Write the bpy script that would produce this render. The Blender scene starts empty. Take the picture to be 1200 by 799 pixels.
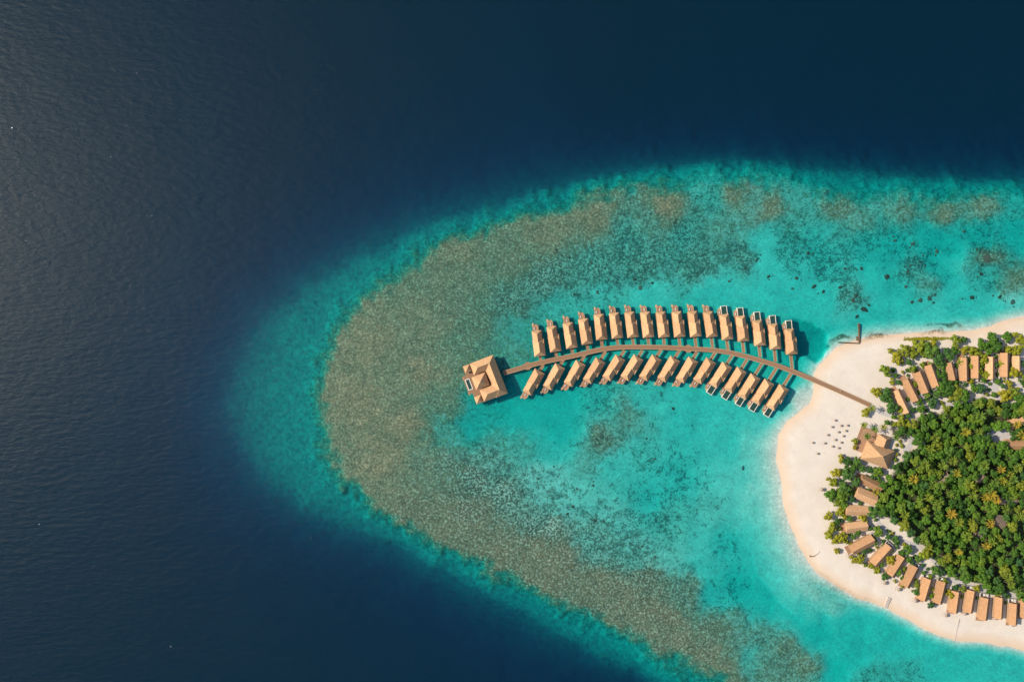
import bpy, math, random
import numpy as np
from mathutils import Vector, Matrix

random.seed(7); rng = np.random.default_rng(11)
S = 0.65          # metres per photo pixel on the ground
H = 530.0         # camera height
PI = math.pi
sc = bpy.context.scene
C = sc.collection

def W(px, py, z=0.0):
    k = (H - z) / H
    return Vector(((px - 600) * S * k, (399.5 - py) * S * k, z))

# ------------------------------------------------------------------ helpers
class MB:
    def __init__(s): s.v = []; s.f = []
    def add(s, vs, fs):
        n = len(s.v); s.v += [tuple(p) for p in vs]; s.f += [tuple(i + n for i in f) for f in fs]
    def box(s, x0, x1, y0, y1, z0, z1, M=None):
        vs = [Vector(p) for p in ((x0,y0,z0),(x1,y0,z0),(x1,y1,z0),(x0,y1,z0),(x0,y0,z1),(x1,y0,z1),(x1,y1,z1),(x0,y1,z1))]
        if M is not None: vs = [M @ p for p in vs]
        s.add(vs, [(0,3,2,1),(4,5,6,7),(0,1,5,4),(1,2,6,5),(2,3,7,6),(3,0,4,7)])
    def prism(s, pts, z0, z1):
        n = len(pts)
        s.add([(p[0],p[1],z0) for p in pts] + [(p[0],p[1],z1) for p in pts],
              [tuple(range(n-1,-1,-1)), tuple(range(n,2*n))] + [(i,(i+1)%n,n+(i+1)%n,n+i) for i in range(n)])
    def cyl(s, a, b, r0, r1=None, n=8):
        r1 = r0 if r1 is None else r1
        a = Vector(a); b = Vector(b); d = (b - a).normalized()
        u = d.orthogonal().normalized(); w = d.cross(u)
        vs = []
        for c, r in ((a, r0), (b, r1)):
            for i in range(n):
                t = 2*PI*i/n; vs.append(c + u*(r*math.cos(t)) + w*(r*math.sin(t)))
        s.add(vs, [tuple(range(n-1,-1,-1)), tuple(range(n,2*n))] + [(i,(i+1)%n,n+(i+1)%n,n+i) for i in range(n)])
    def hip(s, x0, x1, y0, y1, ze, zr, i0, i1, t=0.3, along='y'):
        """roof with its ridge along y (or x); i0/i1 = how far the ridge ends stand in from the ends"""
        def q(x, y, z): return (x, y, z) if along == 'y' else (y, x, z)
        if along == 'x': x0, x1, y0, y1 = y0, y1, x0, x1
        xm = (x0 + x1) / 2; b = 0.12
        def g(y, z, sh=0): return z + sh
        vs = [q(x0,y0,ze), q(x1,y0,ze), q(x1,y1,ze), q(x0,y1,ze), q(xm,y0+i0,zr), q(xm,y1-i1,zr),
              q(x0+b,y0+b,ze-t), q(x1-b,y0+b,ze-t), q(x1-b,y1-b,ze-t), q(x0+b,y1-b,ze-t)]
        s.add(vs, [(0,1,4),(1,2,5,4),(2,3,5),(3,0,4,5),(1,0,6,7),(2,1,7,8),(3,2,8,9),(0,3,9,6),(6,9,8,7)])
    def build(s, name, mat, parent=None, smooth=False, mirror=False):
        me = bpy.data.meshes.new(name)
        v = [(-p[0],p[1],p[2]) for p in s.v] if mirror else s.v
        f = [tuple(reversed(i)) for i in s.f] if mirror else s.f
        me.from_pydata(v, [], f); me.update()
        if smooth: me.polygons.foreach_set('use_smooth', [True]*len(me.polygons))
        me.materials.append(mat)
        o = bpy.data.objects.new(name, me); C.objects.link(o)
        if parent is not None: o.parent = parent
        return o

def tag(o, label=None, cat=None, group=None, kind=None):
    if label: o['label'] = label
    if cat: o['category'] = cat
    if group: o['group'] = group
    if kind: o['kind'] = kind
    return o
def empty(name, loc, rz=0.0, label=None, cat=None, group=None):
    o = bpy.data.objects.new(name, None); C.objects.link(o)
    o.location = loc; o.rotation_euler = (0,0,rz); o.empty_display_size = 0.5
    return tag(o, label, cat, group)
def kids(o): return [c for c in bpy.data.objects if c.parent == o]
def dup(root, loc, rz=0.0, label=None, cat=None, group=None, scale=None, tree=None):
    r = root.copy(); C.objects.link(r); r.location = loc; r.rotation_euler = (0,0,rz)
    if scale: r.scale = scale
    tag(r, label, cat, group)
    for ch, gs in (tree if tree is not None else subtree(root)):
        c = ch.copy(); C.objects.link(c); c.parent = r
        for g in gs:
            d = g.copy(); C.objects.link(d); d.parent = c
    return r
def subtree(root): return [(c, kids(c)) for c in kids(root)]

# ------------------------------------------------------------------ materials
def newmat(name):
    m = bpy.data.materials.new(name); m.use_nodes = True
    nt = m.node_tree; b = nt.nodes['Principled BSDF']
    return m, nt, b
def noise(nt, scale, detail=4, rough=0.6, vec=None, dist=0.0):
    n = nt.nodes.new('ShaderNodeTexNoise'); n.inputs['Scale'].default_value = scale
    n.inputs['Detail'].default_value = detail; n.inputs['Roughness'].default_value = rough
    n.inputs['Distortion'].default_value = dist
    if vec is not None: nt.links.new(vec, n.inputs['Vector'])
    return n.outputs[0]
def ramp(nt, fac, stops, interp='LINEAR'):
    r = nt.nodes.new('ShaderNodeValToRGB'); r.color_ramp.interpolation = interp
    e = r.color_ramp.elements
    while len(e) < len(stops): e.new(0.5)
    for el, (p, c) in zip(e, stops):
        el.position = p; el.color = (*c, 1) if len(c) == 3 else c
    nt.links.new(fac, r.inputs[0]); return r.outputs[0]
def mathn(nt, op, a, b=None, c=None, clamp=False):
    n = nt.nodes.new('ShaderNodeMath'); n.operation = op; n.use_clamp = clamp
    for i, x in enumerate((a, b, c)):
        if x is None: continue
        if isinstance(x, (int, float)): n.inputs[i].default_value = x
        else: nt.links.new(x, n.inputs[i])
    return n.outputs[0]
def mix(nt, fac, a, b, blend='MIX'):
    n = nt.nodes.new('ShaderNodeMix'); n.data_type = 'RGBA'; n.blend_type = blend
    for i, x in ((0, fac), (6, a), (7, b)):
        if isinstance(x, (int, float)): n.inputs[i].default_value = x
        elif isinstance(x, tuple): n.inputs[i].default_value = (*x, 1)
        else: nt.links.new(x, n.inputs[i])
    return n.outputs[2]
def geo(nt):
    return nt.nodes.new('ShaderNodeNewGeometry').outputs['Position']
def objc(nt):
    return nt.nodes.new('ShaderNodeTexCoord').outputs['Object']
def orand(nt):
    return nt.nodes.new('ShaderNodeObjectInfo').outputs['Random']
def bump(nt, b, h, strength=0.5, dist=0.1):
    n = nt.nodes.new('ShaderNodeBump'); n.inputs['Strength'].default_value = strength
    n.inputs['Distance'].default_value = dist
    nt.links.new(h, n.inputs['Height']); nt.links.new(n.outputs[0], b.inputs['Normal'])

def simple(name, c1, c2, scale=2.0, rough=0.85, var=0.0, bmp=0.0, stretch=None, spec=0.3):
    m, nt, b = newmat(name)
    vec = geo(nt)
    if stretch:
        mp = nt.nodes.new('ShaderNodeMapping'); mp.inputs['Scale'].default_value = stretch
        nt.links.new(objc(nt), mp.inputs['Vector']); vec = mp.outputs[0]
    n = noise(nt, scale, 5, 0.65, vec)
    col = ramp(nt, n, [(0.3, c1), (0.7, c2)])
    if var:
        r = orand(nt)
        k = mathn(nt, 'MULTIPLY_ADD', r, 2*var, 1 - var)
        cc = nt.nodes.new('ShaderNodeCombineColor')
        for i in range(3): nt.links.new(k, cc.inputs[i])
        col = mix(nt, 1.0, col, cc.outputs[0], 'MULTIPLY')
    nt.links.new(col, b.inputs['Base Color'])
    b.inputs['Roughness'].default_value = rough
    b.inputs['Specular IOR Level'].default_value = spec
    if bmp: bump(nt, b, n, bmp, 0.15)
    return m

M_thatch = simple('thatch', (.37,.21,.10), (.58,.365,.20), 1.1, .95, .12, .6, spec=.1)
M_ridge  = simple('ridge_thatch', (.42,.25,.13), (.55,.34,.19), 3, .95, .05, spec=.1)
M_shing  = simple('shingle_roof', (.28,.145,.07), (.47,.275,.14), 1.3, .9, .12, .5, spec=.1)
M_grey   = simple('weathered_roof', (.13,.10,.075), (.24,.19,.14), 1.5, .95, .1, .5, spec=.1)
M_wood   = simple('timber_deck', (.20,.11,.06), (.34,.205,.12), 2.5, .85, .05, spec=.2)
M_rail   = simple('pale_timber', (.42,.26,.14), (.55,.38,.22), 2, .8, spec=.2)
M_decks  = simple('sun_deck_timber', (.27,.14,.075), (.45,.28,.17), 1.2, .85, .15, spec=.2)
M_darkw  = simple('dark_timber', (.06,.035,.02), (.13,.075,.045), 2, .85, spec=.2)
M_wall   = simple('plank_wall', (.30,.19,.11), (.42,.28,.17), 2, .85, spec=.2)
M_white  = simple('white_render', (.72,.70,.66), (.82,.80,.76), 1, .7, spec=.3)
M_cream  = simple('cream_stone', (.60,.54,.45), (.70,.64,.55), 1, .8)
M_court  = simple('grey_render', (.34,.31,.29), (.50,.47,.44), .5, .9)
M_dock   = simple('weathered_dock', (.10,.065,.04), (.22,.14,.085), 1.2, .9)
M_pool   = simple('pool_water', (.015,.045,.035), (.03,.075,.055), .6, .12, spec=.5)
M_stone  = simple('grey_stone', (.25,.23,.21), (.38,.36,.33), 1.5, .9, bmp=.4)
M_sandbag= simple('sand_filled_bag', (.40,.35,.30), (.52,.46,.40), 1.5, .9, bmp=.4)
M_path   = simple('pale_path', (.40,.38,.36), (.52,.49,.46), .6, .95)
M_trunk  = simple('bark', (.10,.07,.045), (.19,.14,.10), 3, .95)
M_brown  = simple('umbrella_thatch', (.27,.20,.15), (.38,.30,.23), 3, .95)
M_cloth  = simple('white_cloth', (.55,.52,.48), (.68,.65,.60), 3, .9)
M_coralh = simple('coral_rock', (.012,.052,.042), (.035,.085,.065), .8, .95, .35, .8, spec=0)
M_coralb = simple('brown_coral_rock', (.030,.070,.055), (.055,.085,.066), .8, .95, .2, .8, spec=0)
M_skin   = simple('skin', (.30,.17,.11), (.34,.20,.13), 5, .6)
M_hair   = simple('hair', (.02,.015,.01), (.04,.03,.02), 8, .6)

def leafmat(name, stops, transl=True):
    m, nt, b = newmat(name)
    r = orand(nt)
    col = ramp(nt, r, stops)
    n = noise(nt, 0.55, 3, .6, geo(nt))
    col = mix(nt, mathn(nt,'MULTIPLY', n, .8), col, mix(nt, 1.0, col, (1.7,1.45,.8), 'MULTIPLY'))
    isl = nt.nodes.new('ShaderNodeNewGeometry').outputs['Random Per Island']
    k = mathn(nt, 'MULTIPLY_ADD', isl, .8, .6)
    cc = nt.nodes.new('ShaderNodeCombineColor')
    for i in range(3): nt.links.new(k, cc.inputs[i])
    col = mix(nt, 1.0, col, cc.outputs[0], 'MULTIPLY')
    nt.links.new(col, b.inputs['Base Color'])
    b.inputs['Roughness'].default_value = .65; b.inputs['Specular IOR Level'].default_value = .25
    return m
M_leaf  = leafmat('broad_leaves', [(0,(.022,.066,.010)),(.35,(.040,.105,.010)),(.65,(.056,.130,.012)),(.88,(.085,.145,.012)),(1,(.13,.155,.014))])
M_shrub = leafmat('shrub_leaves', [(0,(.09,.145,.012)),(.4,(.15,.18,.010)),(.8,(.19,.185,.010)),(1,(.075,.14,.017))])
M_dark  = leafmat('dark_leaves', [(0,(.022,.070,.026)),(.5,(.038,.10,.022)),(1,(.06,.125,.018))])
M_palm  = leafmat('palm_leaves', [(0,(.06,.12,.012)),(.5,(.11,.15,.010)),(.8,(.17,.16,.010)),(1,(.22,.155,.014))])

# ------------------------------------------------------------------ terrain: reef and island in one sheet
SHORE = [(1200,371),(1180,376),(1160,382),(1140,386),(1110,389),(1080,390),(1050,391),(1030,392),(1008,397),(992,401),(980,407),
 (970,418),(960,430),(954,441),(953,452),(953,464),(948,474),(936,482),(922,494),(913,510),(911,535),(914,560),(919,590),(927,620),(940,648),(957,670),
 (985,690),(1010,702),(1040,714),(1070,729),(1100,745),(1118,750),(1150,752),(1180,757),(1200,763),(1260,772),(1400,760),(1560,640),(1560,470),(1400,350),(1270,356)]
C2 = [(2000,240),(1200,232),(1150,229),(1090,232),(1020,228),(960,226),(910,216),(860,208),(800,213),(760,217),(700,227),(633,247),(577,263),(523,283),(490,303),(456,332),(408,364),
 (385,400),(376,440),(374,490),(382,525),(400,560),(440,598),(470,616),(502,632),(566,668),(630,698),(693,725),(757,758),(820,789),(900,840),(1100,900),(2000,900)]
C1 = [(2000,214),(1200,207),(1100,204),(1000,197),(900,186),(800,189),(740,197),(680,209),(620,226),(560,240),(500,257),(450,280),(410,302),(360,332),(308,378),(280,432),(271,478),
 (284,530),(308,566),(352,600),(400,622),(460,644),(502,667),(566,700),(630,734),(693,768),(757,800),(830,850),(1000,960),(2000,1000)]
FOREST = [(1042,500),(1066,492),(1085,486),(1102,478),(1128,470),(1150,470),(1200,468),(1235,470),(1235,700),(1200,703),(1178,696),(1150,689),(1125,678),(1108,668),(1093,652),(1072,632),(1050,615),
 (1029,600),(1027,585),(1034,562),(1048,548),(1056,536),(1076,526),(1072,508),(1050,508)]
CP = """430,400,.5,1,.1;420,470,.45,1,0;450,540,.45,1,0;480,600,.5,.92,.5;500,380,.6,1,.2;540,330,.7,.9,.3;600,300,.7,.9,.3;690,250,.5,.9,.2;780,240,.45,1,.1;500,440,.45,1,0
480,500,.4,1,0;540,300,.6,1,.2;640,270,.55,.9,.2;560,380,.75,.85,.5;600,360,.8,.75,.8;540,430,.7,.85,.2;520,470,.75,.85,.1;600,415,1.1,.65,.3;560,492,2.4,.4,.1;620,490,2.2,.2,.1
590,475,2.6,.2,0;650,500,2.0,.1,.1;640,330,.8,.7,.9;700,320,1,.6,.9;760,310,1,.6,.9;820,310,1,.6,.8;870,300,1,.6,.9;800,280,1.2,.5,.8;740,280,1.1,.55,.8;830,232,1.3,.45,.6;835,215,1.2,.4,.5;880,235,.9,.55,.5;930,225,1.2,.5,.4;760,255,.9,.65,.5
860,225,.6,.85,.2;900,245,.6,.9,.2;850,270,1,.6,.4;700,350,1.2,.3,.5;760,350,1.2,.05,.1;840,345,1.3,0,0;900,355,1.3,0,0;950,370,1.4,0,0;905,308,1.2,0,0;893,284,1.3,.2,.2
920,332,1.3,0,0;650,362,1.3,.4,.4;612,375,1.4,.5,.3;960,290,1.6,.3,.6;940,250,1.2,.5,.5;980,245,.8,.75,.4;1010,262,.9,.6,.4;1060,252,.8,.7,.4;1110,255,.65,.85,.2;1150,245,.7,.75,.3
1190,245,1.6,.4,.4;1050,280,2.2,.3,.5;1100,280,2.5,.25,.3;1150,275,2.4,.3,.5;1190,275,2.3,.2,.4;1110,320,1.8,.2,.5;1090,300,2.0,.3,.5;1120,290,2.2,.2,.4;1160,325,1.6,.4,.5;1020,290,1.8,.35,.6;930,280,1.4,.4,.7;920,300,1.4,.35,.7;1070,312,1.2,.5,.8;1085,330,1,.6,.5;1055,342,1.7,.3,.2;1140,308,1.1,.5,.5;1160,300,.7,.9,.6
1187,330,.8,.8,.3;1125,303,1.3,0,0;1015,330,1.4,0,.1;1000,345,1,.5,.8;990,320,1.3,.3,.7;1030,300,1.8,.2,.4;960,352,1.3,0,0;1050,365,1.3,0,0;1115,352,1.3,0,0;1155,365,1.2,0,0
1100,370,1.1,0,0;1030,372,1.4,0,0;970,318,1.4,.2,.6;650,398,2,.2,.2;700,390,2,.1,.1;800,392,2,.1,.1;900,405,1.7,0,0;950,398,2.1,0,0;935,425,1.7,0,0;650,440,2.4,.1,.1
700,468,1.6,.3,.55;760,468,1.3,.2,.4;820,470,1.3,0,.1;870,490,1.2,0,0;620,450,2.6,.2,.1;660,470,2.2,.2,.2;700,490,1.1,.4,.5;735,485,.9,.6,.4;705,512,.7,.8,.6;690,540,1,.5,.3
650,530,1.5,.3,.3;750,530,1.2,.3,.5;800,500,1.3,0,.3;850,510,1.2,0,.1;800,560,1.4,.05,.55;760,580,1.5,.1,.5;830,590,1,.3,.4;780,605,1.2,.4,.7;870,560,.9,.1,.2;890,600,.8,.15,.1
900,540,.6,0,0;850,640,1.6,.1,.5;885,640,1.3,0,.2;820,640,1.1,.2,.3;900,665,1.6,0,.2;870,690,2.1,.1,.4;840,700,1.7,.2,.4;925,675,1.4,0,.1;945,691,.6,.6,.2;975,708,.8,.4,.1
1000,742,1.6,0,0;1050,755,1.5,0,0;960,742,1.9,0,0;1100,778,1.4,0,.1;1000,768,1.7,.1,.1;1170,792,1.3,0,.1;1020,792,1.4,.45,.5;1065,795,1.4,.4,.5;900,700,1.9,.1,.2;930,720,1.7,0,.1
520,540,.6,.75,.7;560,560,.55,.8,.9;600,580,.55,.7,.95;625,558,.7,.25,.6;655,560,.7,.05,.5;580,540,.7,.4,.8;640,590,.7,.15,.7;685,590,.8,.05,.5;550,600,.45,.9,.7;620,645,.45,.92,.5
560,630,.5,.92,.5;590,652,.45,.92,.5;660,655,.42,.92,.55;730,700,.45,.92,.5;760,715,.45,.92,.5;805,745,.45,.92,.5;530,612,.5,.9,.4;640,675,.45,.92,.5;695,632,.7,.3,.9;640,615,.5,.8,1;720,612,.8,.15,.6;740,650,.8,.3,.8;700,680,.45,.92,.55;755,680,.5,.9,.7;800,700,.7,.75,.6;780,725,.45,.92,.5
830,765,.45,.92,.5;790,650,.9,.3,.4;830,670,1.3,.2,.3;860,725,.9,.6,.5;850,790,.5,.9,.2;890,745,.9,.6,.5;905,785,.8,.7,.5;902,765,.9,.6,.5;862,755,.8,.65,.5;840,738,.6,.8,.5;882,772,1.2,.4,.4;920,760,.7,.75,.5;945,780,.7,.8,.4;985,785,2,0,0
720,545,1.2,.2,.4;880,518,.75,0,0;896,580,.5,0,0;898,620,.6,0,0;520,510,1.2,.6,.1;500,550,.6,.8,.3;610,525,1.2,.5,.2;585,515,1.2,.6,.3"""
CP = np.array([[float(v) for v in p.split(',')] for p in CP.replace('\n', ';').split(';')])

def vnoise(x, y, cell, seed):
    r = np.random.default_rng(seed); N = 256
    t = r.random((N, N)) * 2 - 1
    u = x / cell; v = y / cell
    i = np.floor(u).astype(int); j = np.floor(v).astype(int)
    fu = u - i; fv = v - j
    fu = fu*fu*(3-2*fu); fv = fv*fv*(3-2*fv)
    g = lambda a, b: t[a % N, b % N]
    return (g(i,j)*(1-fu)+g(i+1,j)*fu)*(1-fv) + (g(i,j+1)*(1-fu)+g(i+1,j+1)*fu)*fv
def sdist(px, py, poly):
    P = np.array(poly, float); n = len(P)
    d2 = np.full(px.shape, 1e12); ins = np.zeros(px.shape, bool)
    for k in range(n):
        a = P[k]; b = P[(k+1) % n]; e = b - a
        wx = px - a[0]; wy = py - a[1]
        t = np.clip((wx*e[0] + wy*e[1]) / (e @ e), 0, 1)
        d2 = np.minimum(d2, (wx - t*e[0])**2 + (wy - t*e[1])**2)
        c = (a[1] > py) != (b[1] > py)
        if e[1] != 0: ins ^= c & (px < a[0] + (py - a[1]) * e[0] / e[1])
    return np.where(ins, 1, -1) * np.sqrt(d2)
def sm(x, a, b):
    t = np.clip((x - a) / (b - a), 0, 1); return t*t*(3-2*t)

def fields(px, py):
    """height, brown, coral, litter at photo-pixel ground coordinates"""
    wx = px + 7*vnoise(px, py, 22, 1) + 3.5*vnoise(px, py, 8, 2) + 1.5*vnoise(px, py, 3.5, 3)
    wy = py + 7*vnoise(px, py, 22, 4) + 3.5*vnoise(px, py, 8, 5) + 1.5*vnoise(px, py, 3.5, 6)
    den = np.zeros(px.shape); acc = [np.zeros(px.shape) for _ in range(3)]
    for c in CP:
        w = 1.0 / (((wx-c[0])**2 + (wy-c[1])**2) + 100.0)**1.8
        den += w
        for k in range(3): acc[k] += w * c[2+k]
    dep, brown, coral = [a/den for a in acc]
    # outer slope
    d2 = sdist(wx, wy, C2); d1 = sdist(px*.6+wx*.4, py*.6+wy*.4, C1)
    f = np.clip(-d2, 0, None) / (np.clip(-d2, 0, None) + np.clip(d1, 0, None) + 1e-6)
    rightish = sm(px, 620, 800)
    slope = 4.2 - 1.0*rightish + 2.0*f + 3.4*f**4 + .9*rightish*f*f
    slope = np.where(d1 < 0, slope + 28*(1-np.exp(-np.clip(-d1,0,None)*(0.26 + .22*rightish)/30)), slope)
    k = sm(d2 + 5*vnoise(px, py, 6, 31) + 4*vnoise(px, py, 13, 32), -20, 13)
    dep = dep*k + slope*(1-k)
    brown = brown*k + (1-k)*(.40 + .2*sm(-d2, 22, 0))
    coral = coral*k + (1-k)*.12
    # the shore
    ds = sdist(px + 1.5*vnoise(px, py, 15, 8), py + 1.5*vnoise(px, py, 15, 9), SHORE)
    out = np.clip(-ds, 0, None)
    south = sm(py, 520, 600) * sm(px, 930, 1000)
    west = sm(py, 470, 520) * (1 - south)
    rate = 0.050 + .035*south - .028*west
    qx = .3*px + .7*wx + 2*vnoise(px, py, 12, 41); qy = .3*py + .7*wy + 2*vnoise(px, py, 12, 42)
    dredge = sm(24.5 - (np.abs((qx-946)/1.06)**2.5 + np.abs(qy-397 - (qx-946)*.25)**2.5)**.4, -2, 2)   # deep basin beside the last villa
    shelf = 0.02 + out*rate + 0.004*out**1.6*(1-west)
    shelf = shelf + .12*np.clip(out-55, 0, None)
    shelf = shelf*(1 - .85*np.exp(-(((px-939)/15)**2 + ((py-467)/17)**2)**2))
    w_s = sm(out, 45 + 20*west, 12)
    dep2 = np.where(shelf < dep, shelf, dep)
    dep = dep2*(1 - .45*brown) + dredge*1.7*sm(out, 2, 5)
    brown = brown * (1 - w_s*.6*(1-south)); coral = coral * (1 - w_s*.8)
    # weed patches lying along the north beach and the timber groyne
    for cx, cy, rx, ry in ((988,398,15,4.5),(1031,396,15,5),(1092,386,12,2.5),(1108,376,20,3)):
        g = np.exp(-(((wx-cx)/rx)**2 + ((wy-cy)/ry)**2)); brown = np.maximum(brown, g*.9); coral = np.maximum(coral, g*.9)
    z_in = 1.5*(1-np.exp(-np.clip(ds,0,None)*0.075)) + .05*vnoise(px, py, 12, 20)*sm(ds, 4, 15)
    z = np.where(ds > 0, z_in, -dep)
    lit = sm(sdist(wx, wy, FOREST), -4, 5)
    return z, brown, coral, lit, ds

STEP = 1.8
fx = np.arange(-70, 1290, STEP); fy = np.arange(-70, 880, STEP)
far = np.array([12000, 5000, 2000, 800, 300, 120, 50.])
gx = np.concatenate([fx[0]-far, fx, fx[-1]+far[::-1]]); gy = np.concatenate([fy[0]-far, fy, fy[-1]+far[::-1]])
PX, PY = np.meshgrid(gx, gy)
Z, BR, CO, LI, DS = fields(PX, PY)
ny, nx = PX.shape
co = np.stack([(PX-600)*S, (399.5-PY)*S, Z], -1).reshape(-1, 3)
idx = np.arange(nx*ny).reshape(ny, nx)
quads = np.stack([idx[1:,:-1], idx[1:,1:], idx[:-1,1:], idx[:-1,:-1]], -1).reshape(-1, 4)
me = bpy.data.meshes.new('ground')
me.vertices.add(len(co)); me.vertices.foreach_set('co', co.ravel().astype(np.float32))
me.loops.add(quads.size); me.loops.foreach_set('vertex_index', quads.ravel().astype(np.int32))
me.polygons.add(len(quads)); me.polygons.foreach_set('loop_start', np.arange(0, quads.size, 4, dtype=np.int32))
me.update(calc_edges=True)
me.polygons.foreach_set('use_smooth', np.ones(len(quads), bool))
for nm, a in (('brown', BR), ('coral', CO), ('litter', LI)):
    at = me.attributes.new(nm, 'FLOAT', 'POINT'); at.data.foreach_set('value', a.ravel().astype(np.float32))
ground = bpy.data.objects.new('ground', me); C.objects.link(ground)
tag(ground, 'coral reef flat, lagoon bed and white sand island', kind='structure')

def gz(px, py):
    z = fields(np.array([float(px)]), np.array([float(py)]))[0][0]
    return float(z)
_zi = {}
def GZ(px, py):
    i = int(np.clip((px - fx[0]) / STEP, 0, len(fx)-2)) + len(far); j = int(np.clip((py - fy[0]) / STEP, 0, len(fy)-2)) + len(far)
    return float(Z[j:j+2, i:i+2].mean())

# ground material: what lies on the bottom, dimmed by the depth of water over it
m, nt, b = newmat('reef_and_sand')
L = nt.links
pos = geo(nt)
sep = nt.nodes.new('ShaderNodeSeparateXYZ'); L.new(pos, sep.inputs[0])
def att(n):
    a = nt.nodes.new('ShaderNodeAttribute'); a.attribute_name = n; return a.outputs['Fac']
aB, aC, aL = att('brown'), att('coral'), att('litter')
n1 = noise(nt, .62, 4, .78, pos)       # ~1 m grain
n2 = noise(nt, .30, 5, .75, pos, .5)      # 3 m patches
n3 = noise(nt, .075, 4, .6, pos)     # 13 m
n4 = noise(nt, .45, 4, .8, pos, 1.2)
n5 = noise(nt, .16, 5, .7, pos, .8)
vor = nt.nodes.new('ShaderNodeTexVoronoi'); vor.inputs['Scale'].default_value = .42; vor.inputs['Randomness'].default_value = 1
L.new(pos, vor.inputs['Vector'])
# bottom colour under water
sandw = ramp(nt, n1, [(.3, (.46,.47,.42)), (.7, (.62,.61,.53))])
fine = ramp(nt, n1, [(.32, (.125,.088,.052)), (.5, (.245,.172,.105)), (.68, (.50,.375,.245))])
fine = mix(nt, 1.0, fine, ramp(nt, n5, [(.35, (.66,.80,.76)), (.50, (1,1,1)), (.66, (1.28,1.12,1.08))]), 'MULTIPLY')
bthr = mathn(nt, 'ADD', aB, mathn(nt, 'MULTIPLY', mathn(nt, 'SUBTRACT', n2, .5), 1.6))
bfac = ramp(nt, bthr, [(.25, (0,0,0)), (.75, (1,1,1))])
bot = mix(nt, bfac, sandw, fine)
# scattered coral: dark where noise passes a threshold set by density
k1 = mathn(nt, 'ADD', mathn(nt, 'MULTIPLY', aC, .21), mathn(nt, 'ADD', mathn(nt, 'MULTIPLY', n4, .62), mathn(nt, 'MULTIPLY', n5, .40)))
cfac = ramp(nt, k1, [(.622, (0,0,0)), (.665, (1,1,1))])
cfac = mathn(nt, 'MULTIPLY', cfac, ramp(nt, aC, [(.02, (0,0,0)), (.25, (.75,.75,.75)), (1, (.95,.95,.95))]))
bot = mix(nt, cfac, bot, ramp(nt, n3, [(.35, (.060,.075,.048)), (.65, (.105,.085,.05))]))
# pale rubble flecks among the coral
k2 = mathn(nt, 'ADD', mathn(nt, 'MULTIPLY', aC, .14), n1)
rf = mathn(nt, 'MULTIPLY', ramp(nt, k2, [(.60, (0,0,0)), (.70, (1,1,1))]), mathn(nt, 'MULTIPLY', aC, .75))
bot = mix(nt, rf, bot, (.62,.60,.50))
# gentle large mottling of the lagoon floor
mot = ramp(nt, mathn(nt, 'MULTIPLY_ADD', n2, .5, mathn(nt, 'MULTIPLY', n3, .5)), [(.36, (.72,.78,.78)), (.62, (1.12,1.08,1.08))])
bot = mix(nt, 1.0, bot, mot, 'MULTIPLY')
caustic_net = ramp(nt, n4, [(.36, (.70,.76,.76)), (.64, (1.14,1.12,1.12))])  # caustic-like net of light, put into the bottom colour
bot = mix(nt, 1.0, bot, caustic_net, 'MULTIPLY')
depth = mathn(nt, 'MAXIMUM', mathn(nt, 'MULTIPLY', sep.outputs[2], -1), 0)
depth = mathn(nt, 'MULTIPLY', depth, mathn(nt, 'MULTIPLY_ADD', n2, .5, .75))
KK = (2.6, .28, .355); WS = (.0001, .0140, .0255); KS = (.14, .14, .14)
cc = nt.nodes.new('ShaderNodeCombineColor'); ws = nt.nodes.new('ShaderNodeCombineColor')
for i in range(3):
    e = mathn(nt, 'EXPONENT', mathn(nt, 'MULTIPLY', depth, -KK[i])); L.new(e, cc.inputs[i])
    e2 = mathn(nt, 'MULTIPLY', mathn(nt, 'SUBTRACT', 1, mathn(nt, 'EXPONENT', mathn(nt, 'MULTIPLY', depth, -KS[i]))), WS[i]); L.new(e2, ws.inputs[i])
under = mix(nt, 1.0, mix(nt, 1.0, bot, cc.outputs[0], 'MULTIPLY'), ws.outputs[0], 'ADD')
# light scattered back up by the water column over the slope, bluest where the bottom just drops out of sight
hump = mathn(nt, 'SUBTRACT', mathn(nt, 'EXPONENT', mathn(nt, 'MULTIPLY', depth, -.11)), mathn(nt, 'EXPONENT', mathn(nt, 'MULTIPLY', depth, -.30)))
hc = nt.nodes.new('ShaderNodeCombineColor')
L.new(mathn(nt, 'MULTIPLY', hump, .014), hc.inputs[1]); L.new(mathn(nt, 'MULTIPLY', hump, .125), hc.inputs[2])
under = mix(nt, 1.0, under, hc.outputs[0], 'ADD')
# dry land
dry = ramp(nt, n3, [(.3, (.60,.53,.43)), (.7, (.67,.603,.50))])
dry = mix(nt, mathn(nt, 'MULTIPLY', n1, .3), dry, (.55,.48,.41))
dry = mix(nt, ramp(nt, n4, [(.56,(0,0,0)),(.70,(.55,.55,.55))]), dry, (.50,.43,.36))
dry = mix(nt, mathn(nt, 'MULTIPLY', ramp(nt, n5, [(.50,(0,0,0)),(.62,(1,1,1))]), .35), dry, (.56,.48,.41))
wetf = ramp(nt, mathn(nt, 'ADD', sep.outputs[2], mathn(nt,'MULTIPLY', mathn(nt,'SUBTRACT',n3,.5), .5)), [(.0, (1,1,1)), (.6, (.6,.6,.6)), (1.3, (0,0,0))])
dry = mix(nt, wetf, dry, (.60,.45,.31))
weed = mathn(nt, 'MULTIPLY', aB, ramp(nt, sep.outputs[2], [(.25,(1,1,1)),(.5,(0,0,0))]))
dry = mix(nt, mathn(nt,'MULTIPLY', weed, ramp(nt, n4, [(.42,(0,0,0)),(.52,(1,1,1))])), dry, (.16,.12,.055))
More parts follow.
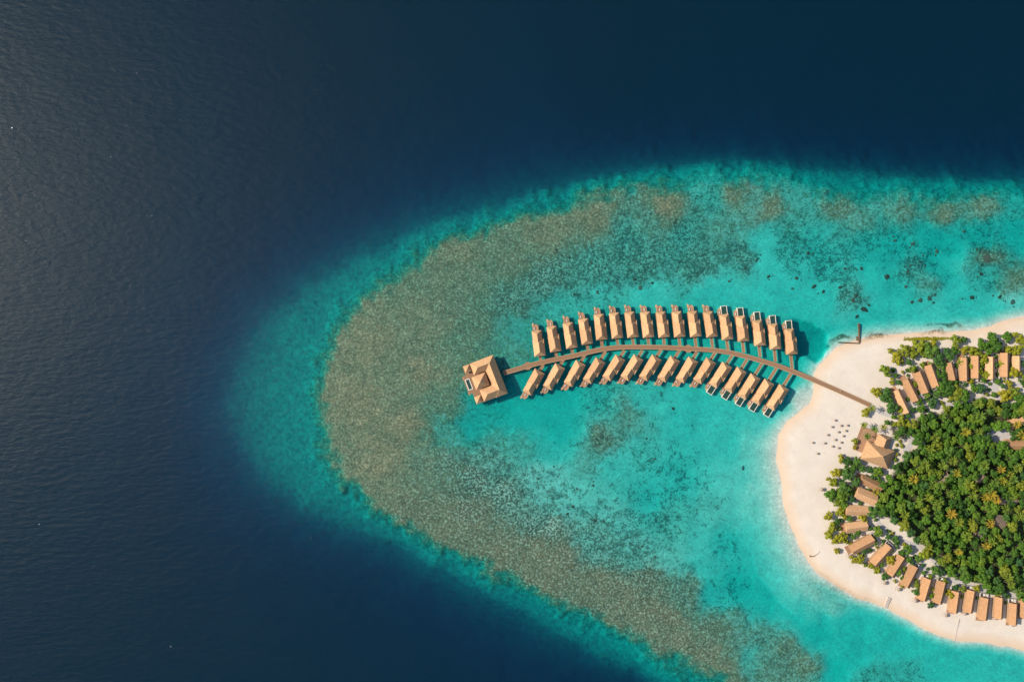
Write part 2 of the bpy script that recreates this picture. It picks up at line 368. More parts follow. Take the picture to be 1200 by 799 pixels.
soil = ramp(nt, n2, [(.3, (.035,.035,.018)), (.7, (.10,.085,.05))])
dry = mix(nt, aL, dry, soil)
shorem = ramp(nt, mathn(nt, 'MULTIPLY_ADD', sep.outputs[2], 5, .5), [(.35, (0,0,0)), (.75, (1,1,1))])
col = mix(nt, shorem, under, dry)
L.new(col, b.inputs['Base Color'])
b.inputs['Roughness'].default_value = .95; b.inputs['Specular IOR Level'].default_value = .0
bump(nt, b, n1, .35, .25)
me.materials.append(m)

# ------------------------------------------------------------------ water surface
m, nt, b = newmat('sea_water'); nt.nodes.remove(b); L = nt.links
outn = nt.nodes['Material Output']
pos = geo(nt)
mp = nt.nodes.new('ShaderNodeMapping'); mp.inputs['Scale'].default_value = (.38, 1, 1); mp.inputs['Rotation'].default_value = (0,0,math.radians(-7))
L.new(pos, mp.inputs['Vector'])
w1 = noise(nt, .34, 2, .5, mp.outputs[0], .3)
w2 = noise(nt, .05, 2, .5, mp.outputs[0])
hh = mathn(nt, 'ADD', mathn(nt,'MULTIPLY', w1, 1.0), mathn(nt,'MULTIPLY', w2, 1.3))
bn = nt.nodes.new('ShaderNodeBump'); bn.inputs['Strength'].default_value = 1; bn.inputs['Distance'].default_value = .42
L.new(hh, bn.inputs['Height'])
gi = nt.nodes.new('ShaderNodeNewGeometry'); dt = nt.nodes.new('ShaderNodeVectorMath'); dt.operation = 'DOT_PRODUCT'
L.new(gi.outputs['Incoming'], dt.inputs[0]); L.new(bn.outputs[0], dt.inputs[1])
cosv = mathn(nt, 'ABSOLUTE', dt.outputs['Value'])
frs = mathn(nt, 'MULTIPLY_ADD', mathn(nt, 'POWER', mathn(nt, 'SUBTRACT', 1, cosv), 5), .98, .02)   # Schlick, n = 1.33
tr = nt.nodes.new('ShaderNodeBsdfTransparent'); gl = nt.nodes.new('ShaderNodeBsdfGlossy')
gl.inputs['Roughness'].default_value = .47; gl.inputs['Color'].default_value = (.50,.52,.50,1); L.new(bn.outputs[0], gl.inputs['Normal'])
mx = nt.nodes.new('ShaderNodeMixShader'); L.new(frs, mx.inputs[0]); L.new(tr.outputs[0], mx.inputs[1]); L.new(gl.outputs[0], mx.inputs[2])
L.new(mx.outputs[0], outn.inputs[0])
wb = MB(); R_ = 7400
wb.add([(-R_,-R_,0),(R_,-R_,0),(R_,R_,0),(-R_,R_,0)], [(0,1,2,3)])
tag(wb.build('water', m), 'clear sea water over the reef and deep ocean', kind='structure')

# ------------------------------------------------------------------ overwater villas
UP = [((633.0,417.2),(629.1,387.3)),((651.4,411.7),(646.4,382.6)),((670.3,407.7),(665.5,378.5)),((688.3,402.9),(683.7,374.0)),((705.3,397.8),(702.0,368.5)),
 ((723.6,395.7),(720.0,367.2)),((741.9,395.3),(738.0,365.7)),((760.1,395.3),(756.4,365.7)),((778.4,395.2),(774.7,365.4)),((796.7,394.8),(793.4,365.2)),((815.5,394.6),(811.9,364.7)),
 ((834.6,394.9),(830.2,365.2)),((852.8,397.7),(849.0,368.4)),((871.6,400.6),(868.1,369.6)),((891.0,405.2),(887.9,374.9)),((909.0,409.0),(906.2,379.4)),((928.2,414.6),(925.3,385.8))]
LO = [((632.6,434.9),(618.0,460.7)),((656.5,428.7),(641.8,454.6)),((680.8,424.8),(666.1,450.7)),((704.0,421.8),(688.4,447.2)),((727.3,418.4),(711.1,444.2)),
 ((748.6,418.4),(732.3,443.9)),((770.1,418.4),(754.2,444.2)),((791.8,419.4),(775.4,446.2)),((813.1,420.2),(796.9,447.4)),((833.9,421.7),(817.6,448.0)),((852.4,427.3),(836.1,452.3)),
 ((870.1,432.0),(853.2,459.1)),((885.7,440.2),(869.6,466.2)),((901.9,446.7),(885.7,472.5)),((919.0,453.4),(903.3,478.5))]

def make_villa(name, mirror, pool):
    t = empty(name, (0,0,0))
    P = dict(parent=t, mirror=mirror)
    a = MB(); a.box(-3.9,3.9,-9.2,9.3,1.7,2.0); a.build('platform', M_wood, **P)
    a = MB(); a.box(-3.45,3.45,-8.8,1.0,2.0,4.9); a.box(-3.1,2.6,1.0,8.9,2.0,4.8); a.build('wall', M_wall, **P)
    a = MB(); a.hip(-4.3,4.3,-9.7,2.4,4.7,8.3,3.2,2.0); rf = a.build('roof', M_thatch, **P)
    a = MB(); a.box(-.16,.16,-6.5,.4,8.2,8.42); a.build('ridge_cap', M_ridge, parent=rf, mirror=mirror)
    a = MB(); a.hip(-4.0,3.3,-.6,9.7,4.55,7.7,.5,2.9); rf2 = a.build('roof', M_thatch, **P)
    a = MB(); a.box(-.5,-.2,0,6.8,7.62,7.82); a.build('ridge_cap', M_ridge, parent=rf2, mirror=mirror)
    a = MB(); a.hip(2.2,4.5,-2.6,3.2,4.3,6.1,.6,.6,along='x'); a.build('side_roof', M_thatch, **P)
    a = MB(); a.box(-1.0,1.0,-9.0,-8.75,2.0,4.2); a.build('door', M_darkw, **P)
    if not pool:
        a = MB(); a.prism([(-2.9,9.3),(1.5,9.3),(1.5,13.0),(.5,14.6),(-1.9,14.6),(-2.9,13.0)],1.6,1.85); a.build('sun_deck', M_decks, **P)
        for p,q,e in (((1.42,9.6),(1.42,13),(.45,14.5)),((-2.82,9.6),(-2.82,13),(-1.85,14.5))):
            a = MB(); a.cyl((*p,2.75),(*q,2.75),.07,n=5); a.cyl((*q,1.8),(*q,2.8),.06,n=5); a.cyl((*q,2.75),(*e,2.75),.07,n=5); a.cyl((*e,1.8),(*e,2.8),.06,n=5)
            a.build('railing', M_rail, **P)
    else:
        a = MB(); a.box(-4.3,-1.4,9.2,13.6,1.6,1.85); a.build('sun_deck', M_decks, **P)
        a = MB()
        for x0,x1,y0,y1 in ((-1.4,-1.02,9.2,16),(2.92,3.3,9.2,16),(-1.02,2.92,9.2,9.58),(-1.02,2.92,15.62,16)): a.box(x0,x1,y0,y1,.5,2.05)
        a.box(-1.02,2.92,9.58,15.62,.5,.7)
        pl = a.build('plunge_pool', M_cream, **P)
        a = MB(); a.box(-1.02,2.92,9.58,15.62,1.4,1.75); a.build('pool_water', M_pool, parent=pl, mirror=mirror)
    a = MB(); a.box(-2.9,-1.8,13.5 if not pool else 12.4,14.9 if not pool else 13.9,.2,.4)
    for i in range(4): a.box(-2.9,-1.8,14.5+.3*i if not pool else 13.6+.3*i,14.8+.3*i if not pool else 13.9+.3*i,1.5-.35*i,1.6-.35*i)
    a.build('swim_ladder', M_rail, **P)
    for x in (-3.4,3.4):
        for y in (-8.6,-4.2,0,4.2,8.6):
            a = MB(); a.cyl((x,y,-3),(x,y,1.7),.17,n=6); a.build('stilt', M_darkw, **P)
    for x,y in (((-2.6,13),(1.2,13)) if not pool else ((-3.9,13.2),(-1.1,15.7),(3,15.7))):
        a = MB(); a.cyl((x,y,-3),(x,y,1.6),.16,n=6); a.build('stilt', M_darkw, **P)
    return t
protos = {}
ORD = ['first','second','third','fourth','fifth','sixth','seventh','eighth','ninth','tenth','eleventh','twelfth','thirteenth','fourteenth','fifteenth','sixteenth','seventeenth']
def put_villa(A, B, lower, pool, label, group):
    a = W(*A, 4.7); b_ = W(*B, 4.7); d = b_ - a
    c = (a + b_) / 2; rz = math.atan2(d.y, d.x) - PI/2
    key = (lower, pool); loc = (c.x, c.y, 0)
    if key not in protos:
        t = make_villa('overwater_villa', lower, pool); t.location = loc; t.rotation_euler = (0,0,rz); tag(t, label, 'villa', group)
        protos[key] = (t, subtree(t))
    else:
        t = dup(protos[key][0], loc, rz, label, 'villa', group, tree=protos[key][1])
    return t, a, b_
ends = []
villas = []
for i, (A, B) in enumerate(UP):
    pool = i >= 12
    lab = f"{ORD[i]} thatched villa from the pavilion, north of the jetty, " + ("with white-rimmed plunge pool" if pool else "with small bare deck")
    if i == 16: lab = "thatched pool villa nearest the beach on the north side of the jetty"
    t, a, b_ = put_villa(A, B, False, pool, lab, 'thatched overwater villas along the jetty'); ends.append((a, b_)); villas.append((t, pool, 1))
for i, (A, B) in enumerate(LO):
    pool = i >= 10
    lab = f"{ORD[i]} slanted thatched villa from the pavilion, south of the jetty, " + ("with white-rimmed plunge pool" if pool else "with small deck")
    if i == 14: lab = "slanted thatched pool villa nearest the beach on the south side of the jetty"
    t, a, b_ = put_villa(A, B, True, pool, lab, 'thatched overwater villas along the jetty'); ends.append((a, b_)); villas.append((t, pool, -1))

# ------------------------------------------------------------------ jetty
JP = [(590,437),(603,433.4),(618.3,428.7),(631,425.2),(650,421.2),(675,416.4),(689,412.8),(703.8,409.2),(717.5,407.2),(738.2,406.3),(758.8,406.6),(779.5,407),(806,408.4),
 (830,409.6),(848,411.6),(862,414.4),(876.3,418.2),(894.5,423.3),(912.6,428.9),(925.3,433.7),(940,439.5),(982,457.5),(1020,474.8)]
JW = [W(x, y, 2.0) for x, y in JP]
def resample(pts, step):
    out = [pts[0].copy()]
    for a, b_ in zip(pts, pts[1:]):
        n = max(1, round((b_-a).length / step))
        out += [a.lerp(b_, k/n) for k in range(1, n+1)]
    return out
def ribbon(mb, pts, off0, off1, z0, z1, dz=None):
    n = len(pts); vs = []
    for i, p in enumerate(pts):
        d = (pts[min(i+1,n-1)] - pts[max(i-1,0)]); d.z = 0; d.normalize(); q = Vector((-d.y, d.x, 0))
        for o, z in ((off0,z0),(off1,z0),(off1,z1),(off0,z1)):
            v = p + q*o; vs.append((v.x, v.y, z))
    fs = [(0,1,2,3), tuple(4*(n-1)+k for k in (3,2,1,0))]
    for i in range(n-1):
        for k in range(4): fs.append((4*i+k, 4*i+4+k, 4*i+4+(k+1)%4, 4*i+(k+1)%4))
    mb.add(vs, fs)
jet = empty('jetty', (0,0,0), 0, 'long curved timber jetty linking the beach, the villas and the pavilion', 'jetty')
# slight smoothing of the curve
Jc = resample(JW, 4)
for _ in range(3): Jc = [Jc[0]] + [(Jc[i-1]+Jc[i]*2+Jc[i+1])/4 for i in range(1, len(Jc)-1)] + [Jc[-1]]
a = MB(); ribbon(a, Jc, -1.45, 1.45, 1.75, 2.0); a.build('deck', M_wood, jet)
for sgn in (-1, 1):
    a = MB(); lo, hi = sorted((1.452*sgn, 1.72*sgn)); ribbon(a, Jc, lo, hi, 1.70, 2.16); a.build('kerb_beam', M_rail, jet)
for k in (0, 1):
    c = W(*((618.3,428.7), (806.5,408.6))[k], 2)
    a = MB(); a.prism([(c.x+3.1*math.cos(t*PI/4+.39), c.y+3.1*math.sin(t*PI/4+.39)) for t in range(8)], 1.72, 2.03); pt = a.build('octagonal_platform', M_wood, jet)
    a = MB()
    for t in range(8):
        t0, t1 = t*PI/4+.39, (t+1)*PI/4+.39
        p = Vector((c.x+3.0*math.cos(t0), c.y+3.0*math.sin(t0), 2.2)); q = Vector((c.x+3.0*math.cos(t1), c.y+3.0*math.sin(t1), 2.2)); 
        if t % 4 in (1,2): a.cyl(p, q, .12, n=5)
    a.build('bench_rail', M_rail, pt)
for p, q in ends:
    A = p; d = (p - q); d.z = 0; d.normalize()
    best = None
    for s in range(0, 60):
        X = A + d*(s*.4); mn = min((Vector((j.x-X.x, j.y-X.y))).length for j in Jc)
        if best is None or mn < best[0]: best = (mn, X)
    E = Vector((best[1].x, best[1].y, 2)); St = Vector((A.x, A.y, 2)) - d*1.2
    E = E - d*1.9
    a = MB(); ribbon(a, [St, E], -.95, .95, 1.76, 1.985); w_ = a.build('side_walkway', M_wood, jet)
    a = MB(); ribbon(a, [St, E], -1.1, -.953, 1.72, 2.12); ribbon(a, [St, E], .953, 1.1, 1.72, 2.12); a.build('edge_beam', M_rail, w_)
acc = 0
for i in range(2, len(Jc)-12, 2):
    d = (Jc[i+1]-Jc[i-1]).normalized(); q = Vector((-d.y,d.x,0))
    if (i//2) % 2: continue
    for sgn in (-1,1):
        v = Jc[i] + q*(1.1*sgn); a = MB(); a.cyl((v.x,v.y,-3.5),(v.x,v.y,1.74),.16,n=6); a.build('pile', M_darkw, jet)

# ------------------------------------------------------------------ pavilion
zc = 11.414; O = Vector((536+70/zc, 406+265/zc)); o3 = W(O.x, O.y, 5)
U = Vector((.934, .357, 0)); Vv = Vector((.357, -.934, 0))     # image y is down
pav = empty('pavilion', (o3.x, o3.y, 0), math.atan2(U.y, U.x), 'large multi-hipped overwater pavilion with plunge pool at the jetty end', 'pavilion')
k = S/zc*1.0
# local frame: x = u, y = -v (rotated so x follows U)
def PV(u, v): return (u*k, -v*k)
def hipuv(mb, u0,u1,v0,v1, ze,zr,i0,i1,along):
    x0,x1 = u0*k,u1*k; y0,y1 = -v1*k,-v0*k
    mb.hip(x0,x1,y0,y1,ze,zr,i0,i1,along=along)
def boxuv(mb,u0,u1,v0,v1,z0,z1): mb.box(u0*k,u1*k,-v1*k,-v0*k,z0,z1)
a = MB(); boxuv(a,-8,420,8,538,1.7,2.0); boxuv(a,-58,-8,128,380,1.69,1.99); a.build('platform', M_wood, pav)
a = MB(); boxuv(a,-64,-44,140,178,1.6,2.1); a.build('terrace', M_decks, pav)
a = MB(); boxuv(a,-64,-44,352,392,1.6,2.1); a.build('terrace', M_decks, pav)
a = MB(); hipuv(a,263,433,0,546,5,9.8,5,5,'y'); a.build('wing_roof', M_thatch, pav)
a = MB(); hipuv(a,100,347,1,167,5.02,9.7,4.8,.1,'x'); a.build('wing_roof', M_thatch, pav)
a = MB(); hipuv(a,98,347,372,541,5.02,9.7,4.8,.1,'x'); a.build('wing_roof', M_thatch, pav)
a = MB(); hipuv(a,58,250,178,358,6.2,11.8,5.4,5.4,'x'); a.build('hall_roof', M_thatch, pav)
a = MB(); hipuv(a,2,96,2,100,4.2,6.6,2.6,2.6,'x'); a.build('corner_roof', M_thatch, pav)
a = MB(); hipuv(a,-6,90,436,536,4.2,6.6,2.6,2.6,'x'); a.build('corner_roof', M_thatch, pav)
a = MB(); boxuv(a,285,410,20,526,2,5); boxuv(a,122,285,20,150,2,4.95); boxuv(a,120,285,392,522,2,4.95); boxuv(a,80,230,200,338,2,6.2); boxuv(a,18,80,18,84,2,4.3); boxuv(a,10,76,452,520,2,4.3); a.build('wall', M_wall, pav)
a = MB()
for u0,u1,v0,v1 in ((-44,-33,178,332),(11,22,178,332),(-33,11,178,189),(-33,11,321,332)): boxuv(a,u0,u1,v0,v1,.6,2.3)
pl = a.build('plunge_pool', M_cream, pav)
a = MB(); boxuv(a,-33,11,189,321,1.5,2.05); a.build('pool_water', M_pool, pl)
for u in range(10, 420, 60):
    for v in (20, 150, 280, 400, 520):
        a = MB(); x, y = PV(u, v); a.cyl((x,y,-3.5),(x,y,1.7),.2,n=6); a.build('stilt', M_darkw, pav)

# ------------------------------------------------------------------ island buildings
def house(px, py, dxy, length, width, mat, label, cat='villa', ze=3.5, zr=6.3, court=1, name='beach_villa', group=None, lift=1.4, hipend=0.0):
    """px,py = apparent centre of the roof; dxy = image direction of its ridge, from the sea end to the land end"""
    c = W(px, py, 4.6 + (0 if lift > 1 else -1))
    ang = math.atan2(-dxy[1], dxy[0]) - PI/2
    t = empty(name, (c.x, c.y, lift), ang, label, cat, group)
    l, w = length*S/2, width*S/2
    a = MB(); a.box(-w+.5,w-.5,-l+.8,l-.6,-.3,ze+.1)
    a.add([(-w+.5,-l+.8,ze+.1),(w-.5,-l+.8,ze+.1),(0,-l+.8,zr-.25),(-w+.5,l-.6,ze+.1),(w-.5,l-.6,ze+.1),(0,l-.6,zr-.25)], [(0,1,2),(3,5,4)])
    a.build('wall', M_wall, t)
    a = MB(); a.hip(-w,w,-l,l,ze,zr,hipend,hipend,.25); rf = a.build('roof', mat, t)
    a = MB(); a.box(-.15,.15,-l+hipend,l-hipend,zr-.07,zr+.12); a.build('ridge_cap', M_ridge if mat is not M_grey else M_grey, rf)
    a = MB(); a.box(-w+.8,w-.8,-l-2.2,-l+.7,-.25,.12); a.build('terrace', M_decks, t)
    if court:
        a = MB(); h = 2.2
        for x0,x1,y0,y1 in ((-w+.7,-w+.95,l-.58,l+2.6),(w-.95,w-.7,l-.58,l+2.6),(-w+.95,w-.95,l+2.35,l+2.6)): a.box(x0,x1,y0,y1,-.3,h)
        cw = a.build('courtyard_wall', M_court, t)
        a = MB(); a.box(-w+.95,w-.95,l-.55,l+2.3,-.2,.15); a.build('bath_floor', M_stone, cw)
        a = MB(); a.box(.6,1.7,l+.4,l+1.5,.15,.7); a.build('bathtub', M_white, t)
    return t
SV = [(1010,638,(25,-13.5),29,12.5),(1032.5,650.5,(18,-20),28,12),(1050,663,(13,-20),26,12),(1066.3,675,(11,-21),26,12),(1084,690,(6.5,-22),26,12.5),(1101.5,693.5,(5.5,-23),26,11.5),
 (1118.6,704.5,(3.3,-23),25,11.5),(1136.4,704,(4,-24),26,11.5),(1153,712.5,(3,-24),26,11.5),(1170.3,711.5,(1.5,-24),25,10.5),(1187,718.5,(1.2,-24),25,10.5),(1200.5,712,(1,-24),22,10)]
for i, (x, y, d, l, w) in enumerate(SV):
    lab = ['orange roofed beach villa at the west end of the south row, beside bushes'] + [f'{ORD[j]} orange roofed beach villa from the west in the south row' for j in range(1, 11)] + ['orange roofed beach villa cut by the photo edge at the south row end']
    house(x, y, d, l, w, M_shing, lab[i], group='orange roofed villas along the south beach')
WV = [(1020,566,(24,12.5),27,11,M_shing,'narrow orange roofed villa just south of the square beach restaurant'),(1014.5,581,(23,10),25,14,M_thatch,'dull brown roofed villa between two villas on the west shore'),
 (1004.5,598,(26,1.5),27,12,M_thatch,'tan roofed villa lying level behind the yellow shrubs of the west shore'),(1003,617,(25,-3.5),25,12.5,M_thatch,'tan roofed villa with bright upper slope, above the first south row villa')]
for x, y, d, l, w, mt, lab in WV: house(x, y, d, l, w, mt, lab, group='villas on the west shore', court=0)
NV = [(1056,470,(9,19),29,10,M_thatch,'pale narrow roofed villa beside the jetty end, westernmost on the north shore'),(1067,456.5,(9,18),28,10.5,M_shing,'second villa from the jetty end on the north shore, plain orange roof'),
 (1080,447.5,(7,17),26,11,M_shing,'third villa from the jetty end on the north shore, bright orange roof'),(1092.6,440,(6.5,18),27,11,M_shing,'north shore villa with a green tree crown over its seaward roof end'),
 (1113.8,435,(4,17),21,10,M_shing,'short pale roofed villa by a dark strip on the north shore'),(1129.4,432.5,(0.5,25),27,10.5,M_shing,'bright orange north shore villa with round green crown over its roof'),
 (1143,430,(0,24),26,11,M_shing,'north shore villa half hidden by yellow green tree crowns'),(1160,431,(0,24),26,11.5,M_thatch,'north shore villa almost covered by foliage, white court inland'),
 (1177,427.5,(0,24),28,11,M_shing,'north shore villa with broad orange roof and leafy middle'),(1191,426,(0,24),18,10,M_thatch,'short tan roofed villa next to the photo edge on the north shore')]
for x, y, d, l, w, mt, lab in NV: house(x, y, d, l, w, mt, lab, group='villas on the north shore')
FV = [(1107,561,(10,-8),15,11,M_grey,'grey roofed cottage showing through the western forest palms'),(1147,561,(14,-7),15,10,M_grey,'grey roofed cottage in the middle of the forest between palms'),
 (1181,586,(20,0),22,10,M_grey,'long dim roofed building in the eastern forest beside yellow trees'),(1171,611,(10,3),16,16,M_grey,'square dark roofed building under the eastern forest trees'),
 (1148,627,(10,6),14,11,M_grey,'small brown roofed hut in the southern forest'),(1190,521,(20,1),26,12,M_shing,'reddish brown roofed building east of the grey clearing'),(1192,495,(14,-6),18,12,M_thatch,'pinkish tan roofed building north of the grey clearing')]
for x, y, d, l, w, mt, lab in FV: house(x, y, d, l, w, mt, lab, 'cottage', 3.2, 5.8, 0, 'forest_cottage', 'low buildings among the forest trees', hipend=2.0)

# restaurant
c = W(1028.6, 533, 5); ang = math.radians(-20.5)
res = empty('restaurant', (c.x, c.y, 1.4), ang, 'large square hipped beach restaurant with a ridged annexe and timber terrace', 'restaurant')
a = MB(); a.hip(-11.3,11.3,-7.4,7.4,3.4,10.4,10.9,10.9,.3,'x'); rf = a.build('main_roof', M_thatch, res)
a = MB(); a.box(-.5,.5,-.5,.5,10.15,10.6); a.build('roof_finial', M_ridge, rf)
a = MB(); a.hip(-5.4,5.8,6.2,15.4,3.3,7.2,0.6,2.5,.3,'y'); a.build('annexe_roof', M_thatch, res)
a = MB(); a.box(-9.8,9.8,-6.2,6.2,-.3,3.4); a.box(-4.5,5,6.2,14.4,-.3,3.3); a.build('wall', M_wall, res)
a = MB(); a.box(-17.5,-9.7,-2.5,16.5,-.25,.3); a.box(-9.7,-4.6,6.3,17.5,-.25,.298); a.build('terrace', M_decks, res)
a = MB()
for x,y in ((-17.3,-2.3),(-17.3,4),(-17.3,10),(-17.3,16.3),(-11,16.3),(-5,17.3)): a.cyl((x,y,.3),(x,y,1.3),.08,n=5)
a.cyl((-17.3,-2.3,1.3),(-17.3,16.3,1.3),.07,n=5); a.cyl((-17.3,16.3,1.3),(-10,16.3,1.3),.07,n=5)
a.build('railing', M_darkw, res)

# paths
path_n = 0
def path_mesh(pts, w, name='path'):
    global path_n; path_n += 1
    P = [W(x, y, 1.55) for x, y in pts]; P = resample(P, 3)
    for _ in range(2): P = [P[0]] + [(P[i-1]+P[i]*2+P[i+1])/4 for i in range(1, len(P)-1)] + [P[-1]]
    a = MB(); n = len(P); vs = []
    for i, p in enumerate(P):
        d = (P[min(i+1,n-1)] - P[max(i-1,0)]); d.z = 0; d.normalize(); q = Vector((-d.y,d.x,0))
        for o in (-w, w):
            v = p + q*o; vs.append((v.x, v.y, 1.60+.004*path_n))
    a.add(vs, [(2*i, 2*i+1, 2*i+3, 2*i+2) for i in range(n-1)])
    return tag(a.build(name, M_path), 'pale trodden sand path between the villas', kind='structure')
path_mesh([(1020,474.5),(1032,484),(1048,488),(1062,484),(1075,474),(1090,467),(1105,472),(1128,476)], 1.5)
path_mesh([(1068,471),(1080,455),(1100,452),(1120,449),(1145,451),(1168,452),(1200,450)], 1.3)
path_mesh([(1165,452),(1170,465),(1182,474),(1200,476)], 2.2)
path_mesh([(1062,505),(1070,518),(1060,530)], 2.0)
path_mesh([(1028,612),(1045,626),(1058,634),(1066,646),(1082,656),(1080,668),(1100,676),(1130,684),(1170,697),(1205,699)], 1.7)
path_mesh([(1060,634),(1075,638),(1092,655),(1100,664)], 1.3)
a = MB(); a.prism([tuple(W(x,y,1.6)[:2]) for x,y in ((1158,500),(1176,502),(1196,505),(1192,514),(1176,518),(1174,526),(1158,521),(1153,510))][::-1], 1.40, 1.64)
tag(a.build('courtyard', M_path), 'grey paved clearing in the forest', kind='structure')

# ------------------------------------------------------------------ groynes, umbrellas, driftwood, people
def box_between(mb, p, q, w, z0, z1):
    ribbon(mb, [Vector((*p[:2],0)), Vector((*q[:2],0))], -w/2, w/2, z0, z1)
gr = empty('timber_groyne', (*W(1006,402)[:2], 0), 0, 'brown L-shaped timber groyne at the north beach waterline', 'groyne')
o = W(1006,402)
def loc2(px, py): v = W(px, py) - o; return (v.x, v.y)
a = MB(); box_between(a, loc2(1005.2,379), loc2(1006,401.5), .9, .9, 1.15); a.build('walkway', M_dock, gr)
a = MB(); box_between(a, loc2(1006.2,379), loc2(1007,401.5), .5, -1.5, 1.0); a.build('plank_wall', M_darkw, gr)
a = MB(); box_between(a, loc2(982,401), loc2(1007,402.4), .8, -1, 1.0); a.build('plank_wall', M_darkw, gr)
a = MB(); box_between(a, loc2(1003.6,394), loc2(1004.2,399), 1.3, .4, .8); a.build('landing', M_dock, gr)
for t in range(7):
    x, y = loc2(1006.6+.1*t, 379+3.5*t); a = MB(); a.cyl((x,y,-1.8),(x,y,1.5),.14,n=6); a.build('post', M_darkw, gr)
for (p, q, w, lab) in (((1041,699),(1037.5,712),2.6,'short grey sandbag groyne with pinkish sand beside it on the south beach'), ((1122.5,724),(1118.5,749),1.0,'long thin grey groyne crossing the south beach')):
    o = (W(*p) + W(*q))/2
    g = empty('sandbag_groyne', (o.x, o.y, 0), 0, lab, 'groyne')
    n = int((W(*p)-W(*q)).length / 1.6)
    for s in range(n):
        c = W(*p).lerp(W(*q), (s+.5)/n) - o; d = (W(*q)-W(*p)).normalized(); r = Matrix.Translation((c.x, c.y, 0)) @ Matrix.Rotation(math.atan2(d.y,d.x)+random.uniform(-.08,.08), 4, 'Z')
        zz = 1.35*(1 - (s/n)) + .35; a = MB()
        a.box(-.78,.78,-w/2,w/2,-.8,zz-.12,r); a.box(-.66,.66,-w/2+.12,w/2-.12,zz-.12,zz+.04,r)
        a.build('sandbag', M_sandbag, g)

def make_umbrella():
    t = empty('beach_umbrella', (0,0,0))
    a = MB(); a.cyl((0,0,-.3),(0,0,2.5),.06,n=6); a.build('pole', M_darkw, t)
    a = MB(); n = 12
    for i in range(n):
        t0, t1 = 2*PI*i/n, 2*PI*(i+1)/n
        a.add([(0,0,2.75),(1.35*math.cos(t0),1.35*math.sin(t0),2.05),(1.35*math.cos(t1),1.35*math.sin(t1),2.05),(0,0,2.45)], [(0,1,2),(3,2,1)])
    a.build('canopy', M_brown, t)
    return t
def make_lounger():
    t = empty('sun_lounger', (0,0,0))
    a = MB(); a.box(-.34,.34,-.95,.95,.28,.36); a.build('frame', M_rail, t)
    a = MB(); a.box(-.32,.32,-.93,.35,.362,.46); a.build('cushion', M_cloth, t)
    a = MB(); Mx = Matrix.Translation((0,.35,.37)) @ Matrix.Rotation(math.radians(28),4,'X'); a.box(-.32,.32,0,.62,0,.09,Mx); a.build('backrest', M_cloth, t)
    for x in (-.28,.28):
        for y in (-.8,.8):
            a = MB(); a.cyl((x,y,0),(x,y,.28),.04,n=5); a.build('leg', M_rail, t)
    return t
um = make_umbrella(); umt = subtree(um); lo_ = make_lounger(); lot = subtree(lo_)
UB = [(953.1,518.8),(958.8,531.6),(966.9,519.4),(970.7,509.7),(975.7,500.3),(979.4,492.5),(976.3,523.2),(983.2,525),(979.4,515.4),(983.2,506.3),(986.3,498.8),(993.8,498.5),(991.9,504.8),(988.8,511),(986.3,518.5)]
UB2 = [(963.5,573.5),(995.7,651.4),(1037.5,683),(1053.8,690.7),(1073.6,704),(1109.3,721),(1131.3,718.7),(1167.8,724.2),(1187.5,732)]
L2 = ['lone dark umbrella at the edge of the west beach shrubs','small brown umbrella before the first south beach villa','brown umbrella by the dark round bush on the south beach','brown umbrella in front of the third and fourth south villas',
 'brown umbrella before the fifth south beach villa','brown umbrella out on the sand near the thin groyne','brown umbrella at the seaward end of the eighth south villa','brown umbrella at the seaward end of the tenth south villa','brown umbrella at the seaward end of the eleventh south villa']
first = True; firstl = True
for i, (x, y) in enumerate(UB + UB2):
    p = W(x, y, 3.8); z = GZ(x-3, y) ; sc_ = .68 if i < len(UB) else 1.1
    lab = 'small brown umbrella in the scatter on the sand west of the restaurant' if i < len(UB) else L2[i-len(UB)]
    grp = 'umbrellas scattered on the west beach' if i < len(UB) else 'umbrellas before the beach villas'
    if first: o = um; o.location = (p.x,p.y,z); tag(o, lab, 'umbrella', grp); o.scale = (sc_,)*3; first = False
    else: o = dup(um, (p.x,p.y,z), 0, lab, 'umbrella', grp, (sc_,)*3, umt)
    for s in ((-1, 1) if i >= len(UB) else ()):
        lab2 = 'pale sun lounger set out beside a brown umbrella on the beach'
        lp = (p.x - 1.2, p.y + s*.9, z)
        if firstl: q = lo_; q.location = lp; q.rotation_euler = (0,0,PI/2); tag(q, lab2, 'sun lounger', 'sun loungers under the beach umbrellas'); firstl = False
        else: dup(lo_, lp, PI/2, lab2, 'sun lounger', 'sun loungers under the beach umbrellas', None, lot)
for t, pool, sg in villas:
    R = Matrix.Rotation(t.rotation_euler.z, 4, 'Z')
    for off in ((random.choice((-.2,.6,1.2)),) if not pool else (0,)):
        v = R @ Vector(((-1.4+off)*sg if not pool else -2.9*sg, 11.6, 1.86))
        dup(lo_, (t.location.x+v.x, t.location.y+v.y, 1.86), t.rotation_euler.z + random.uniform(-.2,.2), 'pale sun lounger on the sea deck of an overwater villa', 'sun lounger', 'sun loungers on the villa decks', None, lot)

dw = empty('driftwood', (*W(951.5,651)[:2], GZ(951.5,651)), 0, 'grey brown driftwood log with a thin branch lying on the west beach', 'driftwood')
a = MB(); a.cyl((-2,-.3,.25),(1.2,-.1,.35),.42,.3,8); a.cyl((-2.2,.4,.2),(-1.2,-.2,.3),.3,.25,7); a.build('log', M_trunk, dw)
a = MB(); a.cyl((1.0,-.1,.35),(4.2,2.0,.5),.22,.12,6); a.cyl((4.2,2.0,.5),(7.4,4.6,.35),.12,.05,6); a.cyl((4.2,2,.5),(5.6,3.9,.7),.07,.03,5); a.build('branch', M_trunk, dw)

